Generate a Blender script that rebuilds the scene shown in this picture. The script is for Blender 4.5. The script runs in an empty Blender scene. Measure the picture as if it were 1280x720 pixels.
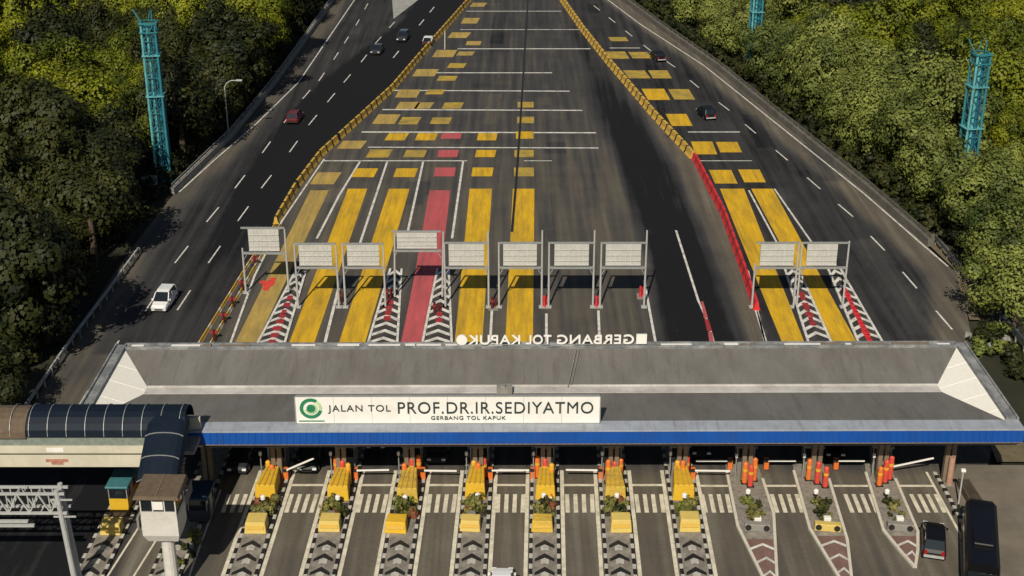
import bpy, bmesh, math, random
from mathutils import Vector, Matrix, Euler
R = math.radians
random.seed(7)
SC = bpy.context.scene
COL = SC.collection

# ------------------------------------------------------------------ camera, sky, sun, exposure
F, PITCH, H = 1734.0, R(23.65), 60.6
cam_d = bpy.data.cameras.new('camera'); cam = bpy.data.objects.new('camera', cam_d); COL.objects.link(cam)
cam.location = (0, 0, H); cam.rotation_euler = (R(90) - PITCH, 0, 0)
cam_d.sensor_width = 36.0; cam_d.lens = F / 1280.0 * 36.0
cam_d.clip_start = 1.0; cam_d.clip_end = 6000.0
SC.camera = cam
SUN_EL, SUN_AZ = R(40.5), R(-12)          # shadows run away from the camera and a little to the right
w = bpy.data.worlds.new('World'); SC.world = w; w.use_nodes = True
nt = w.node_tree; nt.nodes.clear()
sky = nt.nodes.new('ShaderNodeTexSky'); sky.sky_type = 'NISHITA'; sky.sun_disc = False
sun_dir = Vector((math.sin(SUN_AZ) * math.cos(SUN_EL), -math.cos(SUN_AZ) * math.cos(SUN_EL), math.sin(SUN_EL)))
sky.sun_elevation = SUN_EL; sky.sun_rotation = math.atan2(sun_dir.x, sun_dir.y)
bg = nt.nodes.new('ShaderNodeBackground'); bg.inputs[1].default_value = 0.05
wo = nt.nodes.new('ShaderNodeOutputWorld')
nt.links.new(sky.outputs[0], bg.inputs[0]); nt.links.new(bg.outputs[0], wo.inputs[0])
sd = bpy.data.lights.new('sun', 'SUN'); sd.energy = 5.0; sd.angle = R(0.5); sd.color = (1.0, 0.92, 0.78)
so = bpy.data.objects.new('sun', sd); COL.objects.link(so)
so.rotation_euler = (-sun_dir).to_track_quat('-Z', 'Y').to_euler(); so.location = (0, 0, 120)
SC.view_settings.view_transform = 'Standard'; SC.view_settings.look = 'None'
SC.view_settings.gamma = 1.0; SC.view_settings.exposure = -0.1; SC.view_settings.use_curve_mapping = False
SC.cycles.max_bounces = 6; SC.cycles.transparent_max_bounces = 6

# ------------------------------------------------------------------ survey helper: where a sight line meets the height z
SP, CP = math.sin(PITCH), math.cos(PITCH)
def G(px, py, z=0.0):
    dx = (px - 640) / F; dy = -(py - 360) / F
    X, Y, Z = dx, CP + SP * dy, dy * CP - SP
    t = (z - H) / Z
    return Vector((X * t, Y * t, z))
LANE = -math.atan(0.0222)        # heading of the toll lanes about z
def scale_at(p):                 # pixels per metre at a world point (for picking sizes)
    return F / (p.y * CP + (H - p.z) * SP)

# ------------------------------------------------------------------ materials
MATS = {}
def nodes(m):
    m.use_nodes = True; t = m.node_tree; t.nodes.clear()
    o = t.nodes.new('ShaderNodeOutputMaterial'); b = t.nodes.new('ShaderNodeBsdfPrincipled')
    t.links.new(b.outputs[0], o.inputs[0]); return t, b
def mat(name, col, rough=0.7, var=0.25, scale=1.5, metal=0.0, dirt=None, dirt_amt=0.0, spec=0.4, stretch=(1, 1, 1), coat=0.0, streak=None, streak_col=(0.05, 0.046, 0.04), streak_amt=0.5):
    if name in MATS: return MATS[name]
    m = bpy.data.materials.new(name); t, b = nodes(m); L = t.links
    tc = t.nodes.new('ShaderNodeTexCoord'); mp = t.nodes.new('ShaderNodeMapping'); mp.inputs['Scale'].default_value = stretch
    L.new(tc.outputs['Object'], mp.inputs[0])
    n = t.nodes.new('ShaderNodeTexNoise'); n.inputs['Scale'].default_value = scale; n.inputs['Detail'].default_value = 6; n.inputs['Roughness'].default_value = 0.65
    L.new(mp.outputs[0], n.inputs['Vector'])
    r = t.nodes.new('ShaderNodeValToRGB'); r.color_ramp.elements[0].position = 0.3; r.color_ramp.elements[1].position = 0.72
    lo = [c * (1 - var) for c in col]; hi = [min(1, c * (1 + var * 0.6)) for c in col]
    r.color_ramp.elements[0].color = (*lo, 1); r.color_ramp.elements[1].color = (*hi, 1)
    L.new(n.outputs['Fac'], r.inputs[0]); out = r.outputs[0]
    if dirt:
        n2 = t.nodes.new('ShaderNodeTexNoise'); n2.inputs['Scale'].default_value = scale * 0.45; n2.inputs['Detail'].default_value = 9; n2.inputs['Roughness'].default_value = 0.75
        L.new(mp.outputs[0], n2.inputs['Vector'])
        mr = t.nodes.new('ShaderNodeMapRange'); mr.inputs[1].default_value = 0.45; mr.inputs[2].default_value = 0.7; mr.inputs[3].default_value = 0; mr.inputs[4].default_value = dirt_amt
        L.new(n2.outputs['Fac'], mr.inputs[0])
        mx = t.nodes.new('ShaderNodeMix'); mx.data_type = 'RGBA'
        L.new(mr.outputs[0], mx.inputs[0]); L.new(out, mx.inputs[6]); mx.inputs[7].default_value = (*dirt, 1); out = mx.outputs[2]
    if streak:
        m3 = t.nodes.new('ShaderNodeMapping'); m3.inputs['Scale'].default_value = streak; L.new(tc.outputs['Object'], m3.inputs[0])
        n3 = t.nodes.new('ShaderNodeTexNoise'); n3.inputs['Scale'].default_value = 1.0; n3.inputs['Detail'].default_value = 7; n3.inputs['Roughness'].default_value = 0.7; L.new(m3.outputs[0], n3.inputs['Vector'])
        r3 = t.nodes.new('ShaderNodeMapRange'); r3.inputs[1].default_value = 0.5; r3.inputs[2].default_value = 0.72; r3.inputs[3].default_value = 0; r3.inputs[4].default_value = streak_amt; L.new(n3.outputs['Fac'], r3.inputs[0])
        x3 = t.nodes.new('ShaderNodeMix'); x3.data_type = 'RGBA'; L.new(r3.outputs[0], x3.inputs[0]); L.new(out, x3.inputs[6]); x3.inputs[7].default_value = (*streak_col, 1); out = x3.outputs[2]
    L.new(out, b.inputs['Base Color'])
    b.inputs['Roughness'].default_value = rough; b.inputs['Metallic'].default_value = metal
    b.inputs['Specular IOR Level'].default_value = spec; b.inputs['Coat Weight'].default_value = coat
    MATS[name] = m; return m

def asphalt_mat():
    m = bpy.data.materials.new('asphalt'); t, b = nodes(m); L = t.links
    at = t.nodes.new('ShaderNodeAttribute'); at.attribute_name = 'wear_shade'
    tc = t.nodes.new('ShaderNodeTexCoord')
    mp = t.nodes.new('ShaderNodeMapping'); mp.inputs['Scale'].default_value = (1.1, 0.035, 1); mp.inputs['Rotation'].default_value = (0, 0, R(1.3))
    L.new(tc.outputs['Object'], mp.inputs[0])
    n = t.nodes.new('ShaderNodeTexNoise'); n.inputs['Scale'].default_value = 1.0; n.inputs['Detail'].default_value = 5; L.new(mp.outputs[0], n.inputs['Vector'])
    n2 = t.nodes.new('ShaderNodeTexNoise'); n2.inputs['Scale'].default_value = 0.13; n2.inputs['Detail'].default_value = 8; n2.inputs['Roughness'].default_value = 0.7; L.new(tc.outputs['Object'], n2.inputs['Vector'])
    n3 = t.nodes.new('ShaderNodeTexNoise'); n3.inputs['Scale'].default_value = 3.0; n3.inputs['Detail'].default_value = 6; n3.inputs['Roughness'].default_value = 0.8; L.new(tc.outputs['Object'], n3.inputs['Vector'])
    # wear 0 = grey concrete dust, .5 = worn asphalt, 1 = fresh black asphalt; painted canopy shade is added in too
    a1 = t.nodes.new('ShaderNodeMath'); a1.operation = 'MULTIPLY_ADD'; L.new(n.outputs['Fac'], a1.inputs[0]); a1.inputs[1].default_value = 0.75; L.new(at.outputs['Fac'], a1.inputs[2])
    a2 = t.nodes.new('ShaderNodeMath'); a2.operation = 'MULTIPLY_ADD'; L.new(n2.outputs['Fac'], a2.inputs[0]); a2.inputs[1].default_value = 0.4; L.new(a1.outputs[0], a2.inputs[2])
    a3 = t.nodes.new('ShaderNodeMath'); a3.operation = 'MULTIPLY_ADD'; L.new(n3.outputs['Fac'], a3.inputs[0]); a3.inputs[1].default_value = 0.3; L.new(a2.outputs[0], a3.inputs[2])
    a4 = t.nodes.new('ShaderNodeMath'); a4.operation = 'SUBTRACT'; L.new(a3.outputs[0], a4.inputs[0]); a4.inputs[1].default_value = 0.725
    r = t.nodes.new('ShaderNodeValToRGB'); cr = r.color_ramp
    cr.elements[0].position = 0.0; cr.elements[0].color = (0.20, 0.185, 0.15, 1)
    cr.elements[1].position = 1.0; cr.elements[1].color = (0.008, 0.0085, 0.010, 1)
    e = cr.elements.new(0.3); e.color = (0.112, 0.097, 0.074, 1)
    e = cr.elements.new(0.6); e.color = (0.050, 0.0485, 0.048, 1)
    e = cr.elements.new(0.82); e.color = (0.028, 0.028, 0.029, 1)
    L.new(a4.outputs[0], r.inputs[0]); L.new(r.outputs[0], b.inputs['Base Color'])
    b.inputs['Roughness'].default_value = 0.9; b.inputs['Specular IOR Level'].default_value = 0.2
    return m
ASPH = asphalt_mat()
DUST = (0.12, 0.105, 0.08)
WHITE_LINE = mat('white_line_paint', (0.70, 0.68, 0.62), 0.8, 0.15, 2.0, dirt=(0.12, 0.11, 0.10), dirt_amt=0.75, streak=(1.5, 1.5, 1), streak_col=(0.09, 0.085, 0.08), streak_amt=0.3)
CREAM_LINE = mat('cream_line_paint', (0.70, 0.65, 0.51), 0.8, 0.12, 2.0, dirt=(0.20, 0.175, 0.13), dirt_amt=0.6, streak=(1.5, 1.5, 1), streak_col=(0.12, 0.105, 0.08), streak_amt=0.35)
YEL = mat('yellow_road_paint', (0.66, 0.39, 0.010), 0.8, 0.25, 0.9, dirt=(0.15, 0.11, 0.035), dirt_amt=0.6, stretch=(1.6, 0.25, 1), streak=(1.7, 0.05, 1), streak_amt=0.4)
YELT = mat('dusty_tan_road_paint', (0.42, 0.29, 0.07), 0.85, 0.25, 0.9, dirt=(0.17, 0.14, 0.08), dirt_amt=0.6, stretch=(1.6, 0.25, 1), streak=(1.7, 0.05, 1), streak_amt=0.4)
YELW = mat('worn_yellow_road_paint', (0.44, 0.30, 0.04), 0.85, 0.25, 0.9, dirt=(0.10, 0.09, 0.07), dirt_amt=0.8)
REDP = mat('red_road_paint', (0.47, 0.085, 0.095), 0.85, 0.18, 0.9, dirt=(0.23, 0.075, 0.07), dirt_amt=0.6, stretch=(1.6, 0.25, 1), streak=(1.7, 0.05, 1), streak_amt=0.4)
SPILL = mat('red_paint_spill', (0.65, 0.06, 0.04), 0.8, 0.3, 2.0)
ROOF = mat('grey_roof_membrane', (0.160, 0.152, 0.140), 0.75, 0.18, 0.5, dirt=(0.105, 0.095, 0.082), dirt_amt=0.7, stretch=(1, 0.35, 1), streak=(1.6, 0.09, 1), streak_col=(0.085, 0.075, 0.062), streak_amt=0.6)
GUTTER = mat('pale_roof_gutter', (0.52, 0.50, 0.47), 0.7, 0.2, 0.6, dirt=(0.22, 0.19, 0.16), dirt_amt=0.6)
RIM = mat('roof_rim', (0.16, 0.17, 0.175), 0.6, 0.3, 1.2, dirt=(0.5, 0.5, 0.48), dirt_amt=0.6, stretch=(1, 1, 1))
ENDW = mat('white_ribbed_panel', (0.82, 0.79, 0.71), 0.6, 0.06, 3.0)
BLUE = mat('blue_fascia_panel', (0.006, 0.075, 0.34), 0.45, 0.18, 0.8, dirt=(0.02, 0.06, 0.22), dirt_amt=0.5, stretch=(1, 1, 0.3))
CAPM = mat('pale_blue_cap', (0.34, 0.37, 0.42), 0.5, 0.15, 0.8, dirt=(0.22, 0.22, 0.22), dirt_amt=0.6, streak=(1.8, 0.2, 1), streak_col=(0.16, 0.15, 0.14), streak_amt=0.6)
COLM = mat('brown_column_paint', (0.20, 0.15, 0.105), 0.7, 0.2, 1.5)
SOFF = mat('dark_soffit', (0.05, 0.05, 0.05), 0.8, 0.2, 1)
WHITE = mat('white_paint', (0.60, 0.58, 0.53), 0.5, 0.08, 1.5, dirt=(0.35, 0.32, 0.27), dirt_amt=0.4)
SIGNW = mat('white_sign_face', (0.78, 0.76, 0.71), 0.5, 0.05, 1.0, dirt=(0.55, 0.52, 0.45), dirt_amt=0.35)
INK = mat('dark_lettering', (0.025, 0.04, 0.035), 0.6, 0.1)
GREEN = mat('green_emblem', (0.02, 0.20, 0.09), 0.5, 0.2)
GREENL = mat('pale_green_emblem', (0.45, 0.60, 0.30), 0.5, 0.2)
STEEL = mat('galvanised_steel', (0.33, 0.34, 0.33), 0.5, 0.18, 3, metal=0.3)
STEELW = mat('white_steel', (0.40, 0.405, 0.39), 0.5, 0.15, 3)
PANEL = mat('pale_sign_back', (0.47, 0.47, 0.43), 0.55, 0.12, 1.2, dirt=(0.34, 0.33, 0.28), dirt_amt=0.5)
BLACK = mat('black_paint', (0.018, 0.017, 0.016), 0.6, 0.3, 3)
CONC = mat('concrete', (0.26, 0.245, 0.215), 0.85, 0.25, 1.0, dirt=(0.11, 0.10, 0.085), dirt_amt=0.6)
CONCD = mat('dark_weathered_concrete', (0.135, 0.125, 0.105), 0.9, 0.3, 0.8, dirt=(0.06, 0.055, 0.04), dirt_amt=0.8)
CONCW = mat('pale_concrete', (0.27, 0.265, 0.24), 0.85, 0.25, 0.8, dirt=(0.15, 0.14, 0.12), dirt_amt=0.6)
ISL = mat('island_paving', (0.27, 0.24, 0.20), 0.9, 0.4, 2.5, dirt=(0.08, 0.075, 0.06), dirt_amt=0.7)
ISLR = mat('red_brown_island_paint', (0.19, 0.105, 0.085), 0.9, 0.35, 1.8, dirt=(0.17, 0.14, 0.115), dirt_amt=0.7)
KW = mat('white_kerb_paint', (0.50, 0.48, 0.42), 0.8, 0.25, 3, dirt=(0.15, 0.14, 0.12), dirt_amt=0.5)
YBLK = mat('yellow_block_paint', (0.66, 0.40, 0.02), 0.6, 0.15, 1.5, dirt=(0.32, 0.20, 0.04), dirt_amt=0.5)
YBLK2 = mat('scuffed_yellow_block_paint', (0.60, 0.40, 0.05), 0.65, 0.25, 2.0, dirt=(0.2, 0.14, 0.06), dirt_amt=0.8)
YBLP = mat('faded_yellow_block_paint', (0.62, 0.46, 0.12), 0.7, 0.15, 1.5, dirt=(0.33, 0.25, 0.1), dirt_amt=0.5)
ORNG = mat('orange_post_paint', (0.70, 0.17, 0.03), 0.5, 0.15, 2, dirt=(0.4, 0.10, 0.04), dirt_amt=0.4)
REDO = mat('red_post_paint', (0.62, 0.07, 0.045), 0.5, 0.15, 2)
YPST = mat('yellow_post_paint', (0.70, 0.36, 0.03), 0.5, 0.15, 2)
BARY = mat('barrier_yellow', (0.60, 0.37, 0.05), 0.75, 0.25, 1.5, dirt=(0.24, 0.17, 0.08), dirt_amt=0.75)
BARR = mat('barrier_red', (0.66, 0.03, 0.035), 0.6, 0.2, 1.2, dirt=(0.25, 0.05, 0.05), dirt_amt=0.5)
BARP = mat('barrier_dark_red', (0.32, 0.03, 0.035), 0.6, 0.25, 1.2)
DRED = mat('dark_red_paint', (0.10, 0.012, 0.012), 0.6, 0.2, 2)
TEAL = mat('teal_tower_paint', (0.03, 0.19, 0.22), 0.5, 0.2, 0.5)
TEALL = mat('bright_teal_tower_paint', (0.12, 0.42, 0.44), 0.6, 0.3, 0.8, dirt=(0.06, 0.14, 0.15), dirt_amt=.7)
TEALD = mat('blue_teal_tower_paint', (0.02, 0.13, 0.19), 0.5, 0.2, 0.5)
NAVY = mat('navy_canopy_sheet', (0.005, 0.011, 0.022), 0.6, 0.3, 0.6, spec=0.2)
CREAM = mat('cream_girder_paint', (0.58, 0.54, 0.42), 0.7, 0.12, 0.5, dirt=(0.36, 0.32, 0.24), dirt_amt=0.5)
RAILG = mat('grey_green_parapet', (0.20, 0.235, 0.20), 0.7, 0.3, 3)
BROWNR = mat('brown_tile_roof', (0.12, 0.085, 0.055), 0.8, 0.3, 2.5)
GLASS = mat('dark_window_glass', (0.012, 0.016, 0.020), 0.08, 0.1, spec=0.8)
TYRE = mat('tyre_rubber', (0.012, 0.012, 0.012), 0.9, 0.1)
RIMM = mat('wheel_rim', (0.35, 0.35, 0.36), 0.3, 0.1, metal=0.8)
LAMPW = mat('clear_lamp_glass', (0.75, 0.77, 0.78), 0.15, 0.05, spec=0.8)
LAMPR = mat('red_lamp_glass', (0.35, 0.01, 0.01), 0.2, 0.05)
CARW = mat('white_car_paint', (0.75, 0.75, 0.73), 0.25, 0.03, 1, coat=0.6)
CARB = mat('black_car_paint', (0.004, 0.004, 0.005), 0.4, 0.05, 1, coat=0.05)
CARD = mat('dark_grey_car_paint', (0.03, 0.032, 0.036), 0.25, 0.05, 1, coat=0.6)
CARS = mat('silver_car_paint', (0.45, 0.46, 0.47), 0.3, 0.05, 1, metal=0.4, coat=0.4)
CARR = mat('dark_red_car_paint', (0.12, 0.018, 0.022), 0.25, 0.05, 1, coat=0.6)
TEALR = mat('teal_booth_roof', (0.05, 0.17, 0.19), 0.5, 0.25, 1.5)
BOOTH = mat('booth_wall', (0.20, 0.19, 0.18), 0.6, 0.2, 1.5)
SOIL = mat('planter_soil', (0.055, 0.045, 0.03), 0.95, 0.4, 2)
BARK = mat('bark', (0.085, 0.062, 0.042), 0.9, 0.3, 3)
GROUND = mat('forest_floor', (0.030, 0.030, 0.014), 0.95, 0.6, 0.15, dirt=(0.014, 0.016, 0.008), dirt_amt=0.9)
VERGE = mat('bare_earth', (0.16, 0.125, 0.075), 0.95, 0.35, 0.5, dirt=(0.06, 0.065, 0.02), dirt_amt=0.8)
TAN = mat('tan_concrete_slab', (0.175, 0.15, 0.115), 0.9, 0.2, 0.35, dirt=(0.10, 0.085, 0.065), dirt_amt=0.7)

def leaf_mat(name, c1, c2):
    m = bpy.data.materials.new(name); t, b = nodes(m); L = t.links
    at = t.nodes.new('ShaderNodeAttribute'); at.attribute_name = 'tone'
    oi = t.nodes.new('ShaderNodeObjectInfo')
    ad = t.nodes.new('ShaderNodeMath'); ad.operation = 'MULTIPLY_ADD'; L.new(oi.outputs['Random'], ad.inputs[0]); ad.inputs[1].default_value = 0.7; ad.inputs[2].default_value = -0.35
    a2 = t.nodes.new('ShaderNodeMath'); a2.operation = 'ADD'; a2.use_clamp = True; L.new(at.outputs['Fac'], a2.inputs[0]); L.new(ad.outputs[0], a2.inputs[1])
    mx = t.nodes.new('ShaderNodeMix'); mx.data_type = 'RGBA'; L.new(a2.outputs[0], mx.inputs[0])
    mx.inputs[6].default_value = (*c1, 1); mx.inputs[7].default_value = (*c2, 1)
    L.new(mx.outputs[2], b.inputs['Base Color']); b.inputs['Roughness'].default_value = 0.6; b.inputs['Specular IOR Level'].default_value = 0.25
    tr = t.nodes.new('ShaderNodeBsdfTranslucent'); L.new(mx.outputs[2], tr.inputs[0])
    ms = t.nodes.new('ShaderNodeMixShader'); ms.inputs[0].default_value = 0.06
    o = [n for n in t.nodes if n.type == 'OUTPUT_MATERIAL'][0]
    L.new(b.outputs[0], ms.inputs[1]); L.new(tr.outputs[0], ms.inputs[2]); L.new(ms.outputs[0], o.inputs[0])
    return m
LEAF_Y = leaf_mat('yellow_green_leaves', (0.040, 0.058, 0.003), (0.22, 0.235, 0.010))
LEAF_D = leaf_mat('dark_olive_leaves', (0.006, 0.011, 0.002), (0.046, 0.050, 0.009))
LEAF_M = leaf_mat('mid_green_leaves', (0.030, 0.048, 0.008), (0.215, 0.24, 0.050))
LEAF_P = leaf_mat('planter_leaves', (0.07, 0.08, 0.015), (0.26, 0.23, 0.07))

# ------------------------------------------------------------------ mesh builder and object helpers
class MB:
    def __init__(s): s.v = []; s.f = []; s.m = []
    def face(s, pts, mi=0):
        b = len(s.v); s.v += [tuple(p) for p in pts]; s.f.append(tuple(range(b, b + len(pts)))); s.m.append(mi)
    def hexa(s, p, mi=0, top=None):       # p: 4 bottom, 4 top, both counter-clockwise
        b = len(s.v); s.v += [tuple(q) for q in p]
        for k, q in enumerate([(3, 2, 1, 0), (4, 5, 6, 7), (0, 1, 5, 4), (1, 2, 6, 5), (2, 3, 7, 6), (3, 0, 4, 7)]):
            s.f.append(tuple(b + i for i in q)); s.m.append(top if (top is not None and k == 1) else mi)
        return s
    def box(s, x0, x1, y0, y1, z0, z1, mi=0, top=None):
        return s.hexa([(x0, y0, z0), (x1, y0, z0), (x1, y1, z0), (x0, y1, z0), (x0, y0, z1), (x1, y0, z1), (x1, y1, z1), (x0, y1, z1)], mi, top)
    def bar(s, a, b, wd, hg=None, mi=0):
        a, b = Vector(a), Vector(b); hg = hg or wd; d = (b - a).normalized()
        up = Vector((0, 0, 1)) if abs(d.z) < 0.95 else Vector((0, 1, 0))
        x = d.cross(up).normalized(); y = x.cross(d).normalized(); x *= wd / 2; y *= hg / 2
        return s.hexa([a - x - y, a + x - y, a + x + y, a - x + y, b - x - y, b + x - y, b + x + y, b - x + y], mi)
    def tube(s, a, b, r0, r1=None, n=8, mi=0, cap=True):
        a, b = Vector(a), Vector(b); r1 = r0 if r1 is None else r1; d = (b - a).normalized()
        up = Vector((0, 0, 1)) if abs(d.z) < 0.95 else Vector((0, 1, 0))
        x = d.cross(up).normalized(); y = x.cross(d).normalized(); k = len(s.v)
        for c, r in ((a, r0), (b, r1)):
            for i in range(n):
                t = 2 * math.pi * i / n; s.v.append(tuple(c + x * (math.cos(t) * r) + y * (math.sin(t) * r)))
        for i in range(n):
            j = (i + 1) % n; s.f.append((k + i, k + j, k + n + j, k + n + i)); s.m.append(mi)
        if cap:
            s.f.append(tuple(k + i for i in range(n - 1, -1, -1))); s.m.append(mi)
            s.f.append(tuple(k + n + i for i in range(n))); s.m.append(mi)
        return s
    def prism(s, poly, z0, z1, mi=0, top=None):
        n = len(poly); b = len(s.v)
        for z in (z0, z1): s.v += [(p[0], p[1], z) for p in poly]
        s.f.append(tuple(b + i for i in range(n - 1, -1, -1))); s.m.append(mi)
        s.f.append(tuple(b + n + i for i in range(n))); s.m.append(mi if top is None else top)
        for i in range(n):
            j = (i + 1) % n; s.f.append((b + i, b + j, b + n + j, b + n + i)); s.m.append(mi)
        return s
    def loft(s, rings, mi=0, cap=True):
        n = len(rings[0]); b = len(s.v)
        for r in rings: s.v += [tuple(p) for p in r]
        for k in range(len(rings) - 1):
            for i in range(n):
                j = (i + 1) % n; s.f.append((b + k * n + i, b + k * n + j, b + (k + 1) * n + j, b + (k + 1) * n + i)); s.m.append(mi)
        if cap:
            s.f.append(tuple(b + i for i in range(n - 1, -1, -1))); s.m.append(mi)
            e = b + (len(rings) - 1) * n; s.f.append(tuple(e + i for i in range(n))); s.m.append(mi)
        return s
    def build(s, name, m, parent=None, bevel=0.0, smooth=False):
        me = bpy.data.meshes.new(name); me.from_pydata(s.v, [], s.f)
        for x in (m if isinstance(m, (list, tuple)) else [m]): me.materials.append(x)
        me.polygons.foreach_set('material_index', s.m)
        bm = bmesh.new(); bm.from_mesh(me); bmesh.ops.recalc_face_normals(bm, faces=bm.faces)
        if bevel: bmesh.ops.bevel(bm, geom=list(bm.edges), offset=bevel, segments=1, affect='EDGES', clamp_overlap=True)
        bm.to_mesh(me); bm.free()
        if smooth: me.polygons.foreach_set('use_smooth', [True] * len(me.polygons))
        o = bpy.data.objects.new(name, me); COL.objects.link(o)
        if parent: o.parent = parent
        return o
def tag(o, label=None, cat=None, group=None, kind=None):
    if label: o['label'] = label
    if cat: o['category'] = cat
    if group: o['group'] = group
    if kind: o['kind'] = kind
    return o
def thing(name, label, cat, loc=(0, 0, 0), rz=0.0, group=None):
    o = bpy.data.objects.new(name, None); COL.objects.link(o); o.location = loc; o.rotation_euler = (0, 0, rz); o.empty_display_size = 0.3
    return tag(o, label, cat, group)
KIDS = {}
def copy_tree(o, loc, rz, label, group=None, top=True):
    c = o.copy(); COL.objects.link(c)
    if top:
        c.location = loc; c.rotation_euler = (0, 0, rz); c['label'] = label
        if group: c['group'] = group
    for ch in list(o.children):
        k = copy_tree(ch, None, None, None, None, False); k.parent = c
    return c
ORD = ['first', 'second', 'third', 'fourth', 'fifth', 'sixth', 'seventh', 'eighth', 'ninth', 'tenth', 'eleventh', 'twelfth', 'thirteenth', 'fourteenth', 'fifteenth', 'sixteenth', 'seventeenth', 'eighteenth', 'nineteenth', 'twentieth', 'twenty-first', 'twenty-second', 'twenty-third', 'twenty-fourth', 'twenty-fifth']
def structure(o): o['kind'] = 'structure'; return o

# ------------------------------------------------------------------ the ground
g = MB(); g.face([(-3000, -1500, -0.35), (3000, -1500, -0.35), (3000, 4500, -0.35), (-3000, 4500, -0.35)])
structure(g.build('ground', GROUND))

def poly_y(pts):                       # pixel polyline -> list of (y, x) sorted by y
    w_ = sorted([(G(*p).y, G(*p).x) for p in pts]); return w_
def at_y(w_, y):
    if y <= w_[0][0]:
        (a, b), (c, d) = w_[0], w_[1]
    elif y >= w_[-1][0]:
        (a, b), (c, d) = w_[-2], w_[-1]
    else:
        for i in range(len(w_) - 1):
            if w_[i][0] <= y <= w_[i + 1][0]: (a, b), (c, d) = w_[i], w_[i + 1]; break
    return b + (d - b) * (y - a) / (c - a) if c != a else b
LEFT_EDGE = poly_y([(440, -40), (412, 10), (345, 105), (290, 172), (218, 242), (172, 300), (140, 345), (80, 440), (10, 560), (-40, 660), (-80, 740)])
RIGHT_EDGE = poly_y([(735, -40), (776, 0), (895, 85), (960, 138), (1085, 240), (1150, 300), (1200, 345), (1216, 430), (1240, 560), (1220, 640), (1205, 740)])
BAR_L = poly_y([(612, -40), (588, 0), (560, 32), (530, 66), (490, 113), (450, 150), (400, 196), (370, 236), (345, 280), (310, 332), (245, 437), (150, 600), (90, 740)])
BAR_R = poly_y([(672, -40), (702, 0), (730, 40), (760, 78), (790, 113), (820, 148), (850, 180), (870, 202), (905, 270), (930, 340), (946, 388), (962, 432)])
DK_L0 = poly_y([(540, -40), (508, 22), (455, 62), (400, 105), (345, 165), (300, 228), (262, 300), (200, 400)])
DK_C0 = poly_y([(690, -40), (712, 40), (735, 110), (760, 170), (785, 240), (806, 320), (826, 432), (850, 640)])
DK_C1 = poly_y([(705, 0), (745, 60), (800, 140), (842, 205), (872, 265), (905, 345), (935, 432), (960, 640)])
def ss(x, a, b):
    t = max(0, min(1, (x - a) / (b - a))); return t * t * (3 - 2 * t)
def wear_shade(x, y):
    bl, br = at_y(BAR_L, y), at_y(BAR_R, y)
    le, re = at_y(LEFT_EDGE, y), at_y(RIGHT_EDGE, y)
    if y < 122:                                     # toll apron, gate lanes
        v = 0.30
        if y < 104 and -28 < x < 31:                # oil-darkened middle and tyre paths of each lane
            xs_ = (x - .0222 * (y - 98.7) + 2.85 - 2.78) / 5.62; q = (xs_ - math.floor(xs_)) - .5; q *= 5.62
            n_ = .75 + .5 * math.sin(math.floor(xs_) * 2.3)
            v += n_ * (.16 * math.exp(-(q / .42) ** 2) + .08 * math.exp(-((abs(q) - .85) / .28) ** 2))
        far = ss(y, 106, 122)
        v = v + 0.2 * far + 0.28 * ss(y, 98.5, 102) * (1 - ss(y, 109, 113))  # last term paints the canopy's shade into the lane colour
        if -30.2 < x < -27.6: v -= 0.16 * ss(x, -30.2, -29.8) * (1 - ss(x, -28.2, -27.6)) * (1 - ss(y, 92, 97))
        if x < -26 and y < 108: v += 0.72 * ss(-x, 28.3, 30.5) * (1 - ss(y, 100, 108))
        if y > 108:
            c0, c1 = at_y(DK_C0, y), at_y(DK_C1, y)
            v += 0.55 * ss(x, c0 - 1, c0 + 1) * (1 - ss(x, c1 - 1, c1 + 1)) * ss(y, 108, 114)
        return v
    if x < bl:
        v = 0.80
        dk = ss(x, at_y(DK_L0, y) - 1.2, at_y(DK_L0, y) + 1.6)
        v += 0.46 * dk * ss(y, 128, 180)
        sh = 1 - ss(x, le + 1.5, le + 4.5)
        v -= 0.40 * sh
        return v
    if x > br:
        v = 0.79
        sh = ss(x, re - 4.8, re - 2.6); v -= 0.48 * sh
        return v
    v = 0.55 - .09 * (1 - ss(y, 165, 205))
    c0, c1 = at_y(DK_C0, y), at_y(DK_C1, y)
    v += (0.62 + .06 * (1 - ss(y, 125, 165)) - .34 * ss(y, 185, 235)) * ss(x, c0 - 1.2, c0 + 1.8) * (1 - ss(x, c1 - 2.5, c1 + 1.0))
    v -= 0.16 * ss(x, c1 - 1.0, c1 + 2.0) * ss(250 - y, 0, 60)
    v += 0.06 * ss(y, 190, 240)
    return v
PATCH = []
pr = random.Random(21)
for k in range(46):
    py_ = pr.uniform(84, 290); lim_ = (at_y(LEFT_EDGE, py_) + 4, at_y(RIGHT_EDGE, py_) - 4)
    px_ = pr.uniform(*lim_); PATCH.append((px_, px_ + pr.uniform(1.2, 3.4), py_, py_ + pr.choice((3, 5, 9, 16, 26)), pr.choice((-.13, -.09, .10, .13, .17))))
def patch(x, y):
    x -= .0222 * (y - 98.7); return sum(d for a_, b_, c_, e_, d in PATCH if a_ - .0222 * (c_ - 98.7) < x < b_ - .0222 * (c_ - 98.7) and c_ < y < e_)
ys = [66 + i * 0.9 for i in range(int((430 - 66) / 0.9))]
NC = 190; rv, rf, rt = [], [], []
for y in ys:
    a, b = at_y(LEFT_EDGE, y), at_y(RIGHT_EDGE, y)
    if y < 86: a -= 0
    for k in range(NC + 1):
        x = a + (b - a) * k / NC; rv.append((x, y, 0)); rt.append(wear_shade(x, y) + patch(x, y))
for i in range(len(ys) - 1):
    for k in range(NC):
        q = i * (NC + 1) + k; rf.append((q, q + 1, q + NC + 2, q + NC + 1))
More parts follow.
